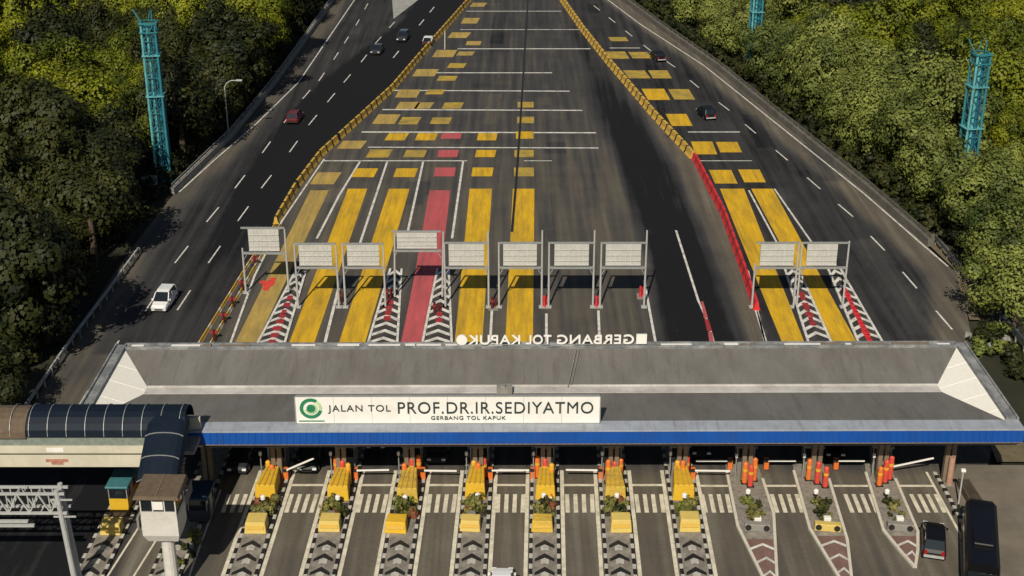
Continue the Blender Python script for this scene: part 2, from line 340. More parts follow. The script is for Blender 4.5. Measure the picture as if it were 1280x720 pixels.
me = bpy.data.meshes.new('road'); me.from_pydata(rv, [], rf); me.materials.append(ASPH)
at = me.attributes.new('wear_shade', 'FLOAT', 'POINT'); at.data.foreach_set('value', rt)
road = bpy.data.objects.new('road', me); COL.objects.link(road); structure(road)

def P2(pts, z): return [G(x, y, 0).xy.to_3d() + Vector((0, 0, z)) for x, y in pts]
s = MB()
s.face(P2([(1196, 582), (1300, 582), (1480, 760), (1200, 760), (1206, 690), (1203, 660), (1184, 612)], 0.05))
structure(s.build('concrete_apron', TAN))
s = MB(); s.face(P2([(1236, 552), (1275, 552), (1330, 578), (1246, 578)], 0.055)); structure(s.build('apron_joint', VERGE))
s = MB(); s.face(P2([(1150, 296), (1168, 292), (1205, 330), (1225, 400), (1212, 400), (1192, 336)], 0.03)); structure(s.build('bare_verge', VERGE))
s = MB(); s.face(P2([(490, 0), (536, -14), (523, 0), (492, 24)], 0.06)); structure(s.build('painted_gore', mat('gore_paint', (0.34, 0.34, 0.31), 0.9, 0.3, 1.0, dirt=(0.16, 0.16, 0.15), dirt_amt=0.6)))

# ------------------------------------------------------------------ road paint (part of the road surface)
Z1, Z2, Z3 = 0.008, 0.016, 0.024
def stripe(mb, a, b, wd, z=Z1, mi=0):         # a painted line between two survey points, wd metres wide
    A, B = G(*a), G(*b); d = (B - A).normalized(); n = Vector((-d.y, d.x, 0)) * (wd / 2); zz = Vector((0, 0, z))
    mb.face([A - n + zz, B - n + zz, B + n + zz, A + n + zz], mi)
def path(mb, pts, wd, z=Z1, mi=0):
    for a, b in zip(pts, pts[1:]): stripe(mb, a, b, wd, z, mi)
wl = MB()
# dashes of the left carriageway
rowA = [(230, 375), (268, 318), (304, 267), (333, 227), (367, 183), (391, 150), (414, 122), (434, 98), (455, 73), (473, 50), (490, 31)]
rowB = [(190, 376), (227, 318), (266, 268), (300, 227), (333, 184), (360, 147), (383, 118), (402, 96), (420, 70), (433, 50), (447, 28), (458, 8)]
rowC = [(495, 68), (527, 28), (540, 12)]
def dashes(row, L, wd):
    for i, p in enumerate(row):
        q = row[i + 1] if i + 1 < len(row) else None
        A = G(*p); d = (G(*q) - A) if q else (A - G(*row[i - 1])); d.normalize(); n = Vector((-d.y, d.x, 0)) * wd / 2; zz = Vector((0, 0, Z1))
        a, b = A - d * L / 2 + zz, A + d * L / 2 + zz; wl.face([a - n, b - n, b + n, a + n])
dashes(rowA, 5.2, 0.17); dashes(rowB, 5.2, 0.17); dashes(rowC, 5.0, 0.2)
dashes([(140, 440), (100, 505)], 5.2, 0.17)
dashes([(1180, 400), (1137, 350), (1097, 304), (1057, 263), (1017, 229), (977, 194), (938, 161), (905, 133), (868, 105), (838, 80), (809, 60), (786, 42), (765, 25), (746, 10)], 4.6, 0.2)
path(wl, [(462, -25), (443, 0), (373, 103), (320, 155), (268, 200), (224, 240)], 0.2)
path(wl, [(745, -15), (760, 0), (800, 30), (880, 82), (960, 146), (1080, 242), (1150, 303), (1185, 333)], 0.22)
# transverse lines of the plaza
for (x0, x1, y, wd) in [(583, 702, 14, .40), (575, 735, 37, .35), (572, 738, 61, .55), (545, 690, 91, .5), (490, 712, 113, .5), (478, 728, 137, .5), (452, 745, 165, .55), (460, 748, 184, .4), (404, 584, 201, .35), (655, 690, 201, .25), (860, 925, 165, .4), (875, 940, 201, .25), (762, 800, 60, .4)]:
    stripe(wl, (x0, y), (x1, y + (1 if x1 - x0 > 200 else 0)), wd)
path(wl, [(450, 202), (424, 244), (396, 298)], 0.28); stripe(wl, (484, 202), (450, 304), 0.28); stripe(wl, (529, 202), (510, 288), 0.28); stripe(wl, (579, 201), (565, 298), 0.28)
stripe(wl, (427, 345), (403, 441), 0.3)
path(wl, [(405, 199), (352, 277), (318, 345), (284, 440)], 0.22)
for a, b in [((615, 385), (612, 442)), ((683, 392), (683, 442)), ((748, 388), (750, 442)), ((805, 350), (822, 442))]: stripe(wl, a, b, 0.26)
stripe(wl, (845, 288), (873, 376), 0.25); path(wl, [(873, 376), (886, 405), (896, 442)], 0.22); stripe(wl, (945, 388), (962, 442), 0.28)
stripe(wl, (936, 238), (972, 305), 0.24); stripe(wl, (968, 236), (1016, 305), 0.24); stripe(wl, (935, 338), (958, 436), 0.2)
structure(wl.build('white_road_markings', WHITE_LINE))

yl = MB()
def quad(mb, p, z, mi=0): mb.face(P2(p, z), mi)
# (mi 0 yellow, 1 worn yellow, 2 dusty tan, 3 red)
quad(yl, [(294, 428), (321, 428), (411, 238), (388, 238)], Z2, 2)
quad(yl, [(357, 440), (389, 440), (459, 236), (435, 236)], Z2, 0)
quad(yl, [(420, 440), (453, 440), (512, 236), (486, 236)], Z2, 0)
quad(yl, [(499, 440), (525, 440), (551, 340), (519, 340)], Z2, 3); quad(yl, [(519, 340), (551, 340), (563, 238), (537, 238)], Z2, 3)
quad(yl, [(567, 442), (602, 442), (615, 236), (587, 236)], Z2, 0)
quad(yl, [(631, 442), (666, 442), (668, 236), (641, 236)], Z2, 0)
quad(yl, [(979, 432), (1007, 432), (930, 236), (900, 236)], Z2, 0)
quad(yl, [(1043, 432), (1073, 432), (966, 236), (939, 236)], Z2, 0)
def sq(cx, cy, wpx, hpx, mi, sk=0.0):
    quad(yl, [(cx - wpx / 2 - sk, cy + hpx / 2), (cx + wpx / 2 - sk, cy + hpx / 2), (cx + wpx / 2 + sk, cy - hpx / 2), (cx - wpx / 2 + sk, cy - hpx / 2)], Z2, mi)
for (cx, cy, wp, hp, mi, sk) in [
    (407, 223, 30, 15, 2, 5), (456, 216, 28, 11, 0, 3), (507, 216, 27, 11, 0, 2), (556, 215, 26, 11, 3, 1), (603, 215, 26, 11, 0, 1), (655, 215, 25, 11, 1, 0),
    (440, 181, 30, 10, 2, 4), (474, 192, 28, 10, 1, 3), (519, 192, 26, 9, 1, 2), (560, 192, 25, 9, 3, 1), (607, 192, 25, 9, 0, 1), (655, 192, 24, 9, 1, 0),
    (496, 171, 25, 9, 0, 3), (533, 171, 25, 9, 0, 2), (564, 170, 25, 7, 3, 1), (609, 171, 24, 9, 0, 1), (656, 169, 22, 9, 0, 0),
    (483, 149, 28, 12, 2, 4), (512, 151, 24, 9, 1, 3), (551, 151, 24, 8, 1, 2), (657, 150, 21, 8, 1, 0),
    (510, 132, 26, 9, 2, 3), (530, 132, 20, 8, 2, 3), (566, 132, 24, 8, 0, 2), (657, 131, 20, 7, 0, 0),
    (510, 117, 27, 10, 2, 3), (544, 115, 22, 6, 0, 2), (532, 91, 28, 9, 2, 3), (559, 98, 23, 6, 0, 2), (571, 82, 21, 6, 1, 2),
    (556, 67, 26, 9, 2, 3), (582, 67, 20, 5, 2, 2), (574, 44, 24, 7, 2, 3), (592, 54, 18, 5, 2, 1), (588, 26, 20, 7, 2, 2), (598, 6, 18, 5, 2, 2),
    (880, 185, 27, 16, 0, -3), (911, 184, 27, 13, 0, -3), (904, 221, 28, 17, 0, -4), (940, 220, 27, 16, 0, -4), (849, 150, 26, 15, 0, -4),
    (820, 118, 28, 14, 0, -4), (852, 118, 26, 13, 1, -4), (796, 93, 27, 10, 0, -4), (825, 93, 24, 10, 0, -3), (772, 69, 24, 9, 0, -3), (800, 69, 24, 8, 0, -3), (773, 49, 22, 5, 2, -2)]:
    sq(cx, cy, wp, hp, 1 if (mi == 0 and cx < 700 and cy < 165) or (cx > 700 and cy < 100) else mi, sk)
structure(yl.build('coloured_lane_paint', [YEL, YELW, YELT, REDP]))
s = MB()
for (cx, cy, r_) in [(336, 355, 9), (333, 361, 5), (341, 350, 5), (328, 353, 4)]:
    c = G(cx, cy); rr = r_ / scale_at(c)
    s.face([c + Vector((math.cos(a) * rr * random.uniform(.7, 1.1), math.sin(a) * rr * 1.6 * random.uniform(.7, 1.1), Z3 + 0.001 * r_)) for a in [2 * math.pi * i / 14 for i in range(14)]])
structure(s.build('red_paint_spill', SPILL))
# joints in the slab
s = MB(); path(s, [(664, -40), (660, 0), (655, 80), (650, 160), (645, 230), (640, 290)], 0.32, Z3); stripe(s, (556, 38), (556, 62), 0.15, Z3, 1)
stripe(s, (262, 66), (262, 66.5), 0.1, Z3)
structure(s.build('slab_joint', [BLACK, CREAM_LINE]))

# ------------------------------------------------------------------ near apron markings
XI = [173, 258, 343, 430, 514, 598, 681, 766, 850.5]            # straight islands, survey position at row 600
def lane_x(i, y):
    x0 = XI[i]; return x0 + (x0 - 682) * (y - 600) / 1000.0
nl = MB()
for i in range(len(XI)):
    if i < 2: continue
    for side in (-1, 1):
        pts = []
        for y in (588, 650, 735):
            hw = 21.5 * (y + 400) / 1000; pts.append((lane_x(i, y) + side * hw, y))
        path(nl, pts, 0.30, Z1)
path(nl, [(276, 612), (240, 710), (232, 735)], 0.16, Z1)
path(nl, [(217, 640), (158, 735)], 0.16, Z1); path(nl, [(176, 655), (125, 735)], 0.16, Z1)
path(nl, [(1158, 590), (1201, 669), (1204, 735)], 0.2, Z1)
lanes = [(i, i + 1) for i in range(2, 8)]
lane_c = [((lane_x(a, 606) + lane_x(b, 606)) / 2) for a, b in lanes]
def tline(x0, x1, y, wd): stripe(nl, (x0, y), (x1, y), wd, Z2)
for a, b in lanes: tline(lane_x(a, 606) + 22, lane_x(b, 606) - 22, 606.5, 0.32)
for x0, x1 in [(872, 917), (957, 996), (1042, 1088), (1123, 1166)]: tline(x0, x1, 607.5, 0.3)
structure(nl.build('toll_lane_lines', CREAM_LINE))
zb = MB()
def bars(xc_top, n, sp, slope):
    for k in range(n):
        x = xc_top + (k - (n - 1) / 2) * sp
        quad(zb, [(x - 2.7 + slope * 24, 641), (x + 2.7 + slope * 24, 641), (x + 2.5, 618), (x - 2.5, 618)], Z3)
for a, b in lanes:
    xm = (lane_x(a, 620) + lane_x(b, 620)) / 2; bars(xm, 4, 10.4, (xm - 682) / 1000)
bars(297, 3, 10.5, -.33); bars(893, 4, 10.3, .20); bars(980, 4, 10.3, .30); bars(1072, 4, 10.3, .38); bars(1154, 4, 10.2, .48)
structure(zb.build('rumble_bars', CREAM_LINE))
far = MB()
quad(far, [(880, 398), (885, 398), (879, 377), (876, 377)], Z3, 0); quad(far, [(884, 414), (890, 414), (885.5, 399), (880.5, 399)], Z3, 1); quad(far, [(888, 440), (895, 440), (890, 415), (885, 415)], Z3, 0)
structure(far.build('red_hatch_paint', [REDP, BARP]))

# ------------------------------------------------------------------ toll canopy
HB = 5.9
f1, f2 = G(243, 556, HB), G(1279, 553, HB)
ang = math.atan2(f2.y - f1.y, f2.x - f1.x); ca, sa = math.cos(ang), math.sin(ang)
U = 74.8; org = f2 - Vector((ca, sa, 0)) * U
canopy = thing('toll_canopy', 'long flat grey toll plaza canopy with blue front fascia and butterfly roof', 'canopy', (org.x, org.y, 0), ang)
DEP = 15.4
s = MB(); NF = 300; prof = []                   # ribbed sheet
for k in range(NF):
    x0, x1 = U * k / NF, U * (k + 1) / NF; yy = .05 if k % 2 else 0.0; prof += [(x0, yy), (x1, yy)]
s.prism([(0, .35)] + prof + [(U, .35)], HB, 6.95); s.build('fascia', BLUE, canopy)
s = MB(); s.box(.01, U - .01, -.02, .06, HB - .06, HB - .002); s.build('fascia_edge', COLM, canopy)
s = MB(); s.box(0.02, U - 0.02, 0.0, 1.5, 6.96, 7.10); s.build('front_cap', CAPM, canopy)
# valley surfaces as thick slabs
s = MB()
E, Vv = 1.0, 4.0
def slab(mb, pts, th=0.18, mi=0):
    p = [Vector(q) for q in pts]; d = Vector((0, 0, th)); n = len(p); b = len(mb.v)
    mb.v += [tuple(q - d) for q in p] + [tuple(q) for q in p]
    mb.f.append(tuple(range(b + n - 1, b - 1, -1))); mb.m.append(mi); mb.f.append(tuple(range(b + n, b + 2 * n))); mb.m.append(mi)
    for i in range(n):
        j = (i + 1) % n; mb.f.append((b + i, b + j, b + n + j, b + n + i)); mb.m.append(mi)
slab(s, [(E, 1.5, 7.0), (U - E, 1.5, 7.0), (U - Vv, 8.4, 5.95), (Vv, 8.4, 5.95)])
slab(s, [(Vv, 9.6, 5.95), (U - Vv, 9.6, 5.95), (U - E, 14.6, 7.0), (E, 14.6, 7.0)])
s.build('roof', ROOF, canopy)
s = MB(); s.box(Vv, U - Vv, 8.4, 9.6, 5.7, 5.93)
s.box(Vv, U - Vv, 8.3, 8.42, 5.93, 6.02); s.box(Vv, U - Vv, 9.58, 9.7, 5.93, 6.05); s.build('gutter', GUTTER, canopy)
for k, (xe, xv) in enumerate(((E, Vv), (U - E, U - Vv))):
    s = MB(); slab(s, [(xe, 1.5, 7.0), (xe, 14.6, 7.0), (xv, 9.6, 5.95), (xv, 8.4, 5.95)][::(1 if k else -1)], 0.12)
    for j in range(2, 14, 3):                      # ribs of the panel
        t = j / 14; y0 = 1.5 + t * 13.1
        lim = (y0 - 1.5) / 6.9 if y0 < 8.4 else (1.0 if y0 <= 9.6 else (14.6 - y0) / 5.0)
        x1 = xe + (xv - xe) * lim * 0.97
        s.bar((xe, y0, 7.01), (x1, y0, 7.01 - 1.05 * lim * 0.97), 0.04, 0.02)
    s.build('end_panel', ENDW, canopy)
s = MB(); s.box(0, E, 1.5, DEP, 6.6, 7.12); s.box(U - E, U, 1.5, DEP, 6.6, 7.12); s.box(E, U - E, 14.6, DEP, 6.6, 7.12)
for x0, x1 in ((0, 0.14), (E - .14, E), (U - E, U - E + .14), (U - .14, U)): s.box(x0, x1, 1.5, DEP, 7.12, 7.28)
s.box(E, U - E, 14.56, 14.7, 7.12, 7.28); s.box(E, U - E, DEP - .14, DEP, 7.12, 7.30)
s.build('rim', RIM, canopy)
rr = random.Random(4); s = MB(); x = 1.5
while x < U - 2:
    L = rr.uniform(.4, 3.2)
    s = MB()
    if rr.random() < .75:
        s.box(x, min(x + L, U - 1.5), 14.80, 15.15, 7.12, 7.20 + rr.uniform(0, .1), 0 if rr.random() < .6 else 1); s.build('roof_edge_flashing', [SIGNW, COLM], canopy)
    x += L + rr.uniform(.1, .9)
s = MB(); s.box(0.3, U - .3, .4, DEP - .1, 5.45, 5.6); s.build('soffit', SOFF, canopy)
s = MB(); s.box(0.0, .3, .36, DEP, 5.45, 6.58); s.box(U - .3, U, .36, DEP, 5.45, 6.58); s.box(.3, U - .3, DEP - .1, DEP, 5.45, 6.58); s.build('side_fascia', RIM, canopy)
def to_canopy(p): d = p - org; return (d.x * ca + d.y * sa, -d.x * sa + d.y * ca)
for cx in [262, 348, 428, 513, 598, 682, 766, 851, 932, 1018, 1100, 1183]:
    u_, v_ = to_canopy(G(cx, 601))
    s = MB(); s.box(u_ - .42, u_ - .08, v_ - .22, v_ + .22, 0.12, 5.45); s.box(u_ + .08, u_ + .42, v_ - .22, v_ + .22, 0.12, 5.45)
    for z in (1.6, 3.1, 4.6): s.box(u_ - .08, u_ + .08, v_ - .12, v_ + .12, z, z + .25)
    s.build('column', COLM, canopy)
    s = MB(); s.tube((u_, v_ + 9, .1), (u_, v_ + 9, 5.45), .3, n=10); s.build('column', COLM, canopy)
s = MB(); uu, vv = 33.5, 6.9
s.box(uu, uu + 1.3, vv + .9, vv + 1.9, 6.15, 6.6); s.box(uu + .3, uu + .7, vv + 1.1, vv + 1.5, 6.6, 6.8)
tag(s.build('roof_vent', CONC, canopy), 'small grey housing beside the gutter')
s = MB(); s.tube((uu + 6, 9.2, 6.1), (uu + 6.9, 14.2, 7.12), .05); s.build('cable', CONC, canopy)
s = MB(); s.tube((uu + 6.3, 9.5, 6.12), (uu + 7.2, 14.3, 7.12), .04); s.build('cable', CONC, canopy)
rr = random.Random(12)
SEAM = mat('roof_seam_stain', (0.15, 0.135, 0.115), .9, .3, 1.5)
z = lambda y: 5.956 + (y - 9.6) * .21 + .008
z2 = lambda y: 7.006 - (y - 1.5) * .1522 + .004
for x in [6 + 6.2 * i for i in range(11)]:
    s = MB(); s.face([(x, 9.75, z(9.75)), (x + .05, 9.75, z(9.75)), (x + .05, 14.4, z(14.4)), (x, 14.4, z(14.4))]); s.build('roof_seam', SEAM, canopy)
    s = MB(); s.face([(x, 1.6, z2(1.6)), (x + .05, 1.6, z2(1.6)), (x + .05, 8.25, z2(8.25)), (x, 8.25, z2(8.25))]); s.build('roof_seam', SEAM, canopy)

def text_mesh(txt, size, thick, bold=0.0, spacing=1.0):
    c = bpy.data.curves.new('lettering', 'FONT'); c.body = txt; c.size = size; c.extrude = thick; c.offset = bold; c.space_character = spacing
    c.align_x = 'LEFT'; o = bpy.data.objects.new('lettering', c); COL.objects.link(o); bpy.context.view_layer.update()
    m_ = bpy.data.meshes.new_from_object(o.evaluated_get(bpy.context.evaluated_depsgraph_get()))
    bpy.data.objects.remove(o); return m_
def put_text(name, txt, width, height, m, parent, origin, xdir, bold=0.0, thick=0.03, spacing=1.08):
    me_ = text_mesh(txt, 1.0, thick, bold, spacing)
    xs = [v.co.x for v in me_.vertices]; yy = [v.co.y for v in me_.vertices]
    sx = width / (max(xs) - min(xs)); sy = height / (max(yy) - min(yy)); x0, y0 = min(xs), min(yy)
    X = Vector(xdir).normalized(); N = X.cross(Vector((0, 0, 1)))
    for v in me_.vertices:
        v.co = Vector(origin) + X * ((v.co.x - x0) * sx) + Vector((0, 0, 1)) * ((v.co.y - y0) * sy) + N * v.co.z
    me_.materials.clear(); me_.materials.append(m)
    o = bpy.data.objects.new(name, me_); COL.objects.link(o); o.parent = parent; return o

# front sign standing on the cap of the canopy
a, b = G(371, 530, 7.1), G(749, 529.5, 7.1); Wd = (b - a).length
sign = thing('sign_board', 'long white name board with dark lettering and green emblem on the canopy front', 'sign', a, math.atan2(b.y - a.y, b.x - a.x))
s = MB(); s.box(0, Wd, 0, .18, .08, 2.42); s.build('board', SIGNW, sign)
s = MB(); s.box(-.06, Wd + .06, -.04, .2, 2.42, 2.5); s.box(-.06, Wd + .06, -.04, .2, .0, .08); s.box(-.08, 0, -.04, .2, .0, 2.5); s.box(Wd, Wd + .08, -.04, .2, .0, 2.5); s.build('frame', STEEL, sign)
for k in range(1, 8): s = MB(); x = Wd * k / 8; s.box(x - .012, x + .012, -.006, .002, .1, 2.4); s.build('panel_joint', STEEL, sign)
s = MB()
for k in range(9):
    x = .6 + k * (Wd - 1.2) / 8; s.bar((x, .24, 0), (x, .24, 2.2), .1, .1); s.bar((x, .24, 1.9), (x, 1.15, 0.02), .08, .08)
s.build('bracket', STEEL, sign)
px2u = Wd / 378.0
put_text('lettering', 'JALAN TOL', 78 * px2u, .74, INK, sign, (40 * px2u, -.035, .95), (1, 0, 0), 0, .03, 1.15)
put_text('lettering', 'PROF.DR.IR.SEDIYATMO', 243 * px2u, 1.02, INK, sign, (127 * px2u, -.035, .93), (1, 0, 0), 0, .03, 1.1)
put_text('lettering', 'GERBANG TOL KAPUK', 93 * px2u, .32, INK, sign, (168 * px2u, -.035, .38), (1, 0, 0), 0, .03, 1.15)
def ring(mb, cx, cz, r0, r1, y, a0, a1, n=28, mi=0):
    for i in range(n):
        t0 = a0 + (a1 - a0) * i / n; t1 = a0 + (a1 - a0) * (i + 1) / n
        q = [(cx + math.cos(t) * r, y, cz + math.sin(t) * r) for t, r in ((t0, r0), (t0, r1), (t1, r1), (t1, r0))]
        mb.hexa([q[0], q[1], (q[1][0], y + .05, q[1][2]), (q[0][0], y + .05, q[0][2]), q[3], q[2], (q[2][0], y + .05, q[2][2]), (q[3][0], y + .05, q[3][2])], mi)
em = MB(); ex, ez = 19 * px2u, 1.40
ring(em, ex, ez, .62, .88, -.06, R(55), R(345)); ring(em, ex, ez, .01, .34, -.06, 0, R(360)); ring(em, ex, ez, .62, .86, -.055, R(-10), R(50), 10, 1); ring(em, ex, ez, .36, .50, -.06, R(190), R(420), 16, 1)
em.box(ex - 1.0, ex + 1.0, -.05, 0, .24, .32, 0)
em.build('emblem', [GREEN, GREENL], sign)

# letters on the far edge of the canopy, facing the far side
a, b = G(808, 432.5, 7.12), G(571, 433.5, 7.12); Wd = (b - a).length
let = thing('rooftop_lettering', 'white block letters seen from behind on the far roof edge', 'lettering', a, math.atan2(b.y - a.y, b.x - a.x))
mu = Wd / 237
s = MB(); s.box(0, 13 * mu, -.1, .1, .25, 1.15); s.build('square_mark', SIGNW, let)
s = MB(); s.tube((Wd - .45, .1, .68), (Wd - .45, -.1, .68), .48, n=18); s.build('round_mark', SIGNW, let)
for txt, p0, p1 in (('GERBANG', 16, 112), ('TOL', 119, 151), ('KAPUK', 158, 223)):
    put_text('word', txt, (p1 - p0) * mu, .9, SIGNW, let, (p0 * mu, .06, .25), (1, 0, 0), .012, .06, 1.08)
s = MB(); s.bar((0, 0, .2), (Wd, 0, .2), .06, .06)
for k in range(12): x = .3 + k * (Wd - .6) / 11; s.bar((x, 0, 0), (x, 0, .25), .06); s.bar((x, -.02, .25), (x, -.3, 0), .04)
s.build('support_rail', STEEL, let)

# ------------------------------------------------------------------ barriers and rails
def barrier(name, label, cat, line, y0, y1, mats, pat, wd=.75, hg=.95, seglen=1.6, offs=0.0, rail=False, seg=.8):
    N = int((y1 - y0) / seg); pts = [Vector((at_y(line, y0 + (y1 - y0) * i / N) + offs, y0 + (y1 - y0) * i / N, 0)) for i in range(N + 1)]
    root = thing(name, label, cat, pts[0]); mb = MB(); acc = 0; o = pts[0]
    dirs = [(pts[min(i + 1, N)] - pts[max(i - 1, 0)]).normalized() for i in range(N + 1)]
    prof = [(-wd / 2, 0), (-wd * .3, hg * .35), (-wd * .17, hg), (wd * .17, hg), (wd * .3, hg * .35), (wd / 2, 0)]
    rings = []
    for p, d in zip(pts, dirs):
        n = Vector((d.y, -d.x, 0)); rings.append([p - o + n * a_ + Vector((0, 0, b_)) for a_, b_ in prof])
    n = len(prof); b0 = len(mb.v)
    for r_ in rings: mb.v += [tuple(q) for q in r_]
    for k in range(N):
        acc += (pts[k + 1] - pts[k]).length; mi = pat(acc)
        for i in range(n - 1): mb.f.append((b0 + k * n + i, b0 + k * n + i + 1, b0 + (k + 1) * n + i + 1, b0 + (k + 1) * n + i)); mb.m.append(mi)
    mb.f.append(tuple(b0 + i for i in range(n))); mb.m.append(0); e = b0 + N * n; mb.f.append(tuple(e + i for i in range(n - 1, -1, -1))); mb.m.append(0)
    mb.build('barrier_wall', mats, root)
    if rail:
        rl = MB()
        for k in range(0, N - 3, 3):
            n0, n1 = Vector((dirs[k].y, -dirs[k].x, 0)), Vector((dirs[k + 3].y, -dirs[k + 3].x, 0))
            for zz in (hg + .28,): rl.bar(pts[k] - o + Vector((0, 0, zz)), pts[k + 3] - o + Vector((0, 0, zz)), .12, .14)
            rl.bar(pts[k] - o + Vector((0, 0, hg)), pts[k] - o + Vector((0, 0, hg + .35)), .12)
        rl.build('top_rail', BARY, root)
    return root
yb = lambda p: G(*p).y
stripes = lambda per, dark: (lambda acc: 1 if (acc % per) < dark else 0)
barrier('striped_barrier', 'yellow and black striped concrete barrier left of the painted plaza', 'barrier', BAR_L, yb((345, 280)), 330, [BARY, BLACK], stripes(2.6, .55), .8, .95, seg=.5)
barrier('striped_barrier', 'yellow and black striped concrete barrier right of the dark central lane', 'barrier', BAR_R, yb((868, 198)), 330, [BARY, BLACK], stripes(2.6, .5), 1.1, 1.0, seg=.5)
barrier('red_barrier', 'glossy red concrete barrier between dark lane and right yellow lanes', 'barrier', BAR_R, yb((946, 388)), yb((868, 198)) - .3, [BARR, BARP], stripes(3.0, .8), .8, .95)
KL = poly_y([(345, 280), (311, 330), (243, 440), (225, 470)]); KL2 = poly_y([(352, 280), (320, 332), (258, 440), (242, 470)])
for ln, lb in ((KL, 'outer low yellow kerb beside the left highway below the first sign'), (KL2, 'inner low yellow kerb beside the tan lane below the first sign')):
    barrier('yellow_kerb', lb, 'kerb', ln, yb((235, 452)), yb((345, 281)) - .4, [BARY, CREAM_LINE], stripes(2.0, .5), .34, .3)
for k, (x, y) in enumerate([(318, 332), (302, 362), (290, 383), (279, 403), (267, 425)]):
    p = G(x, y); r = thing('lane_delineator', '%s dark red warning post between the two yellow kerbs, counted from the first sign' % ORD[k], 'post', p, LANE, 'dark red posts between the yellow kerbs')
    s = MB(); s.tube((0, 0, 0), (.12, 0, 1.15), .16, .13, 8); s.build('post', DRED, r)
    s = MB(); s.box(-.32, .32, -.3, .3, 0, .1); s.build('foot', BLACK, r)
    s = MB(); s.box(-.28, .46, -.05, .05, .75, 1.0); s.build('reflector_plate', BARP, r)
def wall_line(name, label, pts, wd, hg, m, cat='wall', rail=None):
    P = [G(*p) for p in pts]; root = thing(name, label, cat, P[0]); o = P[0]; mb = MB()
    for i, (a_, b_) in enumerate(zip(P, P[1:])):
        d = (b_ - a_).normalized(); mb.bar(a_ - o + Vector((0, 0, hg / 2)), b_ - o + d * .05 + Vector((0, 0, hg / 2 + .002 * i)), wd, hg)
    mb.build('wall', m, root)
    if rail:
        rl = MB()
        for a_, b_ in zip(P, P[1:]):
            L = (b_ - a_).length; n = max(2, int(L / 2.5))
            rl.bar(a_ - o + Vector((0, 0, hg + .5)), b_ - o + Vector((0, 0, hg + .5)), .1, .12)
            for k in range(n): q = a_ + (b_ - a_) * k / n - o; rl.bar(q + Vector((0, 0, hg - .02)), q + Vector((0, 0, hg + .5)), .1)
        rl.build('railing', rail, root)
    return root
wall_line('concrete_parapet', 'pale concrete parapet with rail along the left highway shoulder', [(425, -15), (412, 8), (345, 103), (289, 172), (216, 243)], .5, .9, CONCW, rail=STEEL)
wall_line('concrete_parapet', 'weathered concrete parapet along the right highway shoulder below the trees', [(776, -2), (835, 42), (898, 86), (960, 137), (1085, 239), (1150, 296), (1163, 308)], .8, .9, CONCD, rail=CONCD)
def guardrail(label, pts, m, hg=1.0):
    P = [G(*p) for p in pts]; root = thing('guardrail', label, 'guardrail', P[0]); o = P[0]; rl, ps = MB(), MB()
    for a_, b_ in zip(P, P[1:]):
        L = (b_ - a_).length; n = max(2, int(L / 2))
        rl.bar(a_ - o + Vector((0, 0, hg - .15)), b_ - o + Vector((0, 0, hg - .15)), .16, .32)
        for k in range(n): q = a_ + (b_ - a_) * k / n - o; ps = MB(); ps.bar(q + Vector((.12, 0, -.36)), q + Vector((.12, 0, hg)), .14); ps.build('post', STEEL, root)
    rl.build('rail', m, root); return root
guardrail('thin pale guardrail along the left road edge beside the dark trees', [(174, 318), (140, 365), (90, 432), (36, 512), (0, 565)], STEELW, .9)
guardrail('dark steel guardrail running down the right road edge in the trees', [(1168, 306), (1205, 352), (1248, 402), (1300, 462)], mat('dark_rail', (0.06, 0.075, 0.10), .5, .3, 2), 1.2)

# ------------------------------------------------------------------ lane signs over the far lanes
def lane_sign(label, x0, x1, zb, zt, ybase, tall, lean=0, legdx=(0, 0)):
    Yb = G(600, ybase).y
    def atz(x, z): zc = Yb * CP + (H - z) * SP; return (x - 640) * zc / F
    xa, xb = atz(x0, zb + 1.3), atz(x1, zb + 1.3); cx = (xa + xb) / 2; hw = (xb - xa) / 2
    root = thing('lane_sign', label, 'sign', (cx, Yb, 0), 0, 'lane signs over the far toll lanes')
    pn = MB(); pn.box(-hw, hw, -.08, .08, zb + .25, zt); pn.build('panel', PANEL, root)
    gb = MB()
    for k in range(1, 7): x = -hw + 2 * hw * k / 7; gb.box(x - .035, x + .035, -.13, -.08, zb + .3, zt - .05)
    for k in range(1, 4): z = zb + .25 + (zt - zb - .25) * k / 4; gb.box(-hw + .02, hw - .02, -.17, -.13, z - .05, z + .05)
    gb.box(-hw, hw, -.2, -.13, zb + .35, zb + .5)
    gb.build('back_ribs', mat('rib_paint', (0.52, 0.51, 0.48), .6, .2, 2), root)  # even pale grey for the ribs on the sign back
    L, Rr = -hw - .45 + legdx[0], hw + .45 + legdx[1]
    fr = MB(); fr.box(L, Rr, -.12, .12, zb - .08, zb + .14); fr.build('crossbeam', STEEL, root)
    fr = MB(); fr.box(L, Rr, -.1, .1, zt + .04, zt + .2); fr.build('crossbeam', STEEL, root)
    for x, t in ((L, tall[0]), (Rr, tall[1])):
        p = MB(); p.tube((x, 0, .02), (x + lean, 0, t), .115, .09, 8); p.box(x - .3, x + .3, -.3, .3, 0, .12); p.build('post', STEELW, root)
    for xa_, xb_ in ((L + .03, L + .5), (Rr - .03, Rr - .5)): br = MB(); br.bar((xa_, 0, zb - .8), (xb_, 0, zb), .07); br.build('brace', STEEL, root)
    return root
lane_sign('pale raised lane sign over the tan lane beside the left highway', 311, 349, 4.6, 7.4, 366, (5.2, 7.4), 0, (-.3, .2))
lane_sign('pale ribbed lane sign over the second far lane from the left', 374, 415, 4.5, 7.1, 384, (7.2, 7.2))
lane_sign('pale ribbed lane sign with bright top over the third far lane', 434, 474, 4.5, 7.1, 384, (7.2, 7.2))
lane_sign('bright white lane sign above the red painted lane', 496, 546, 5.4, 7.5, 372, (7.6, 7.6), .25)
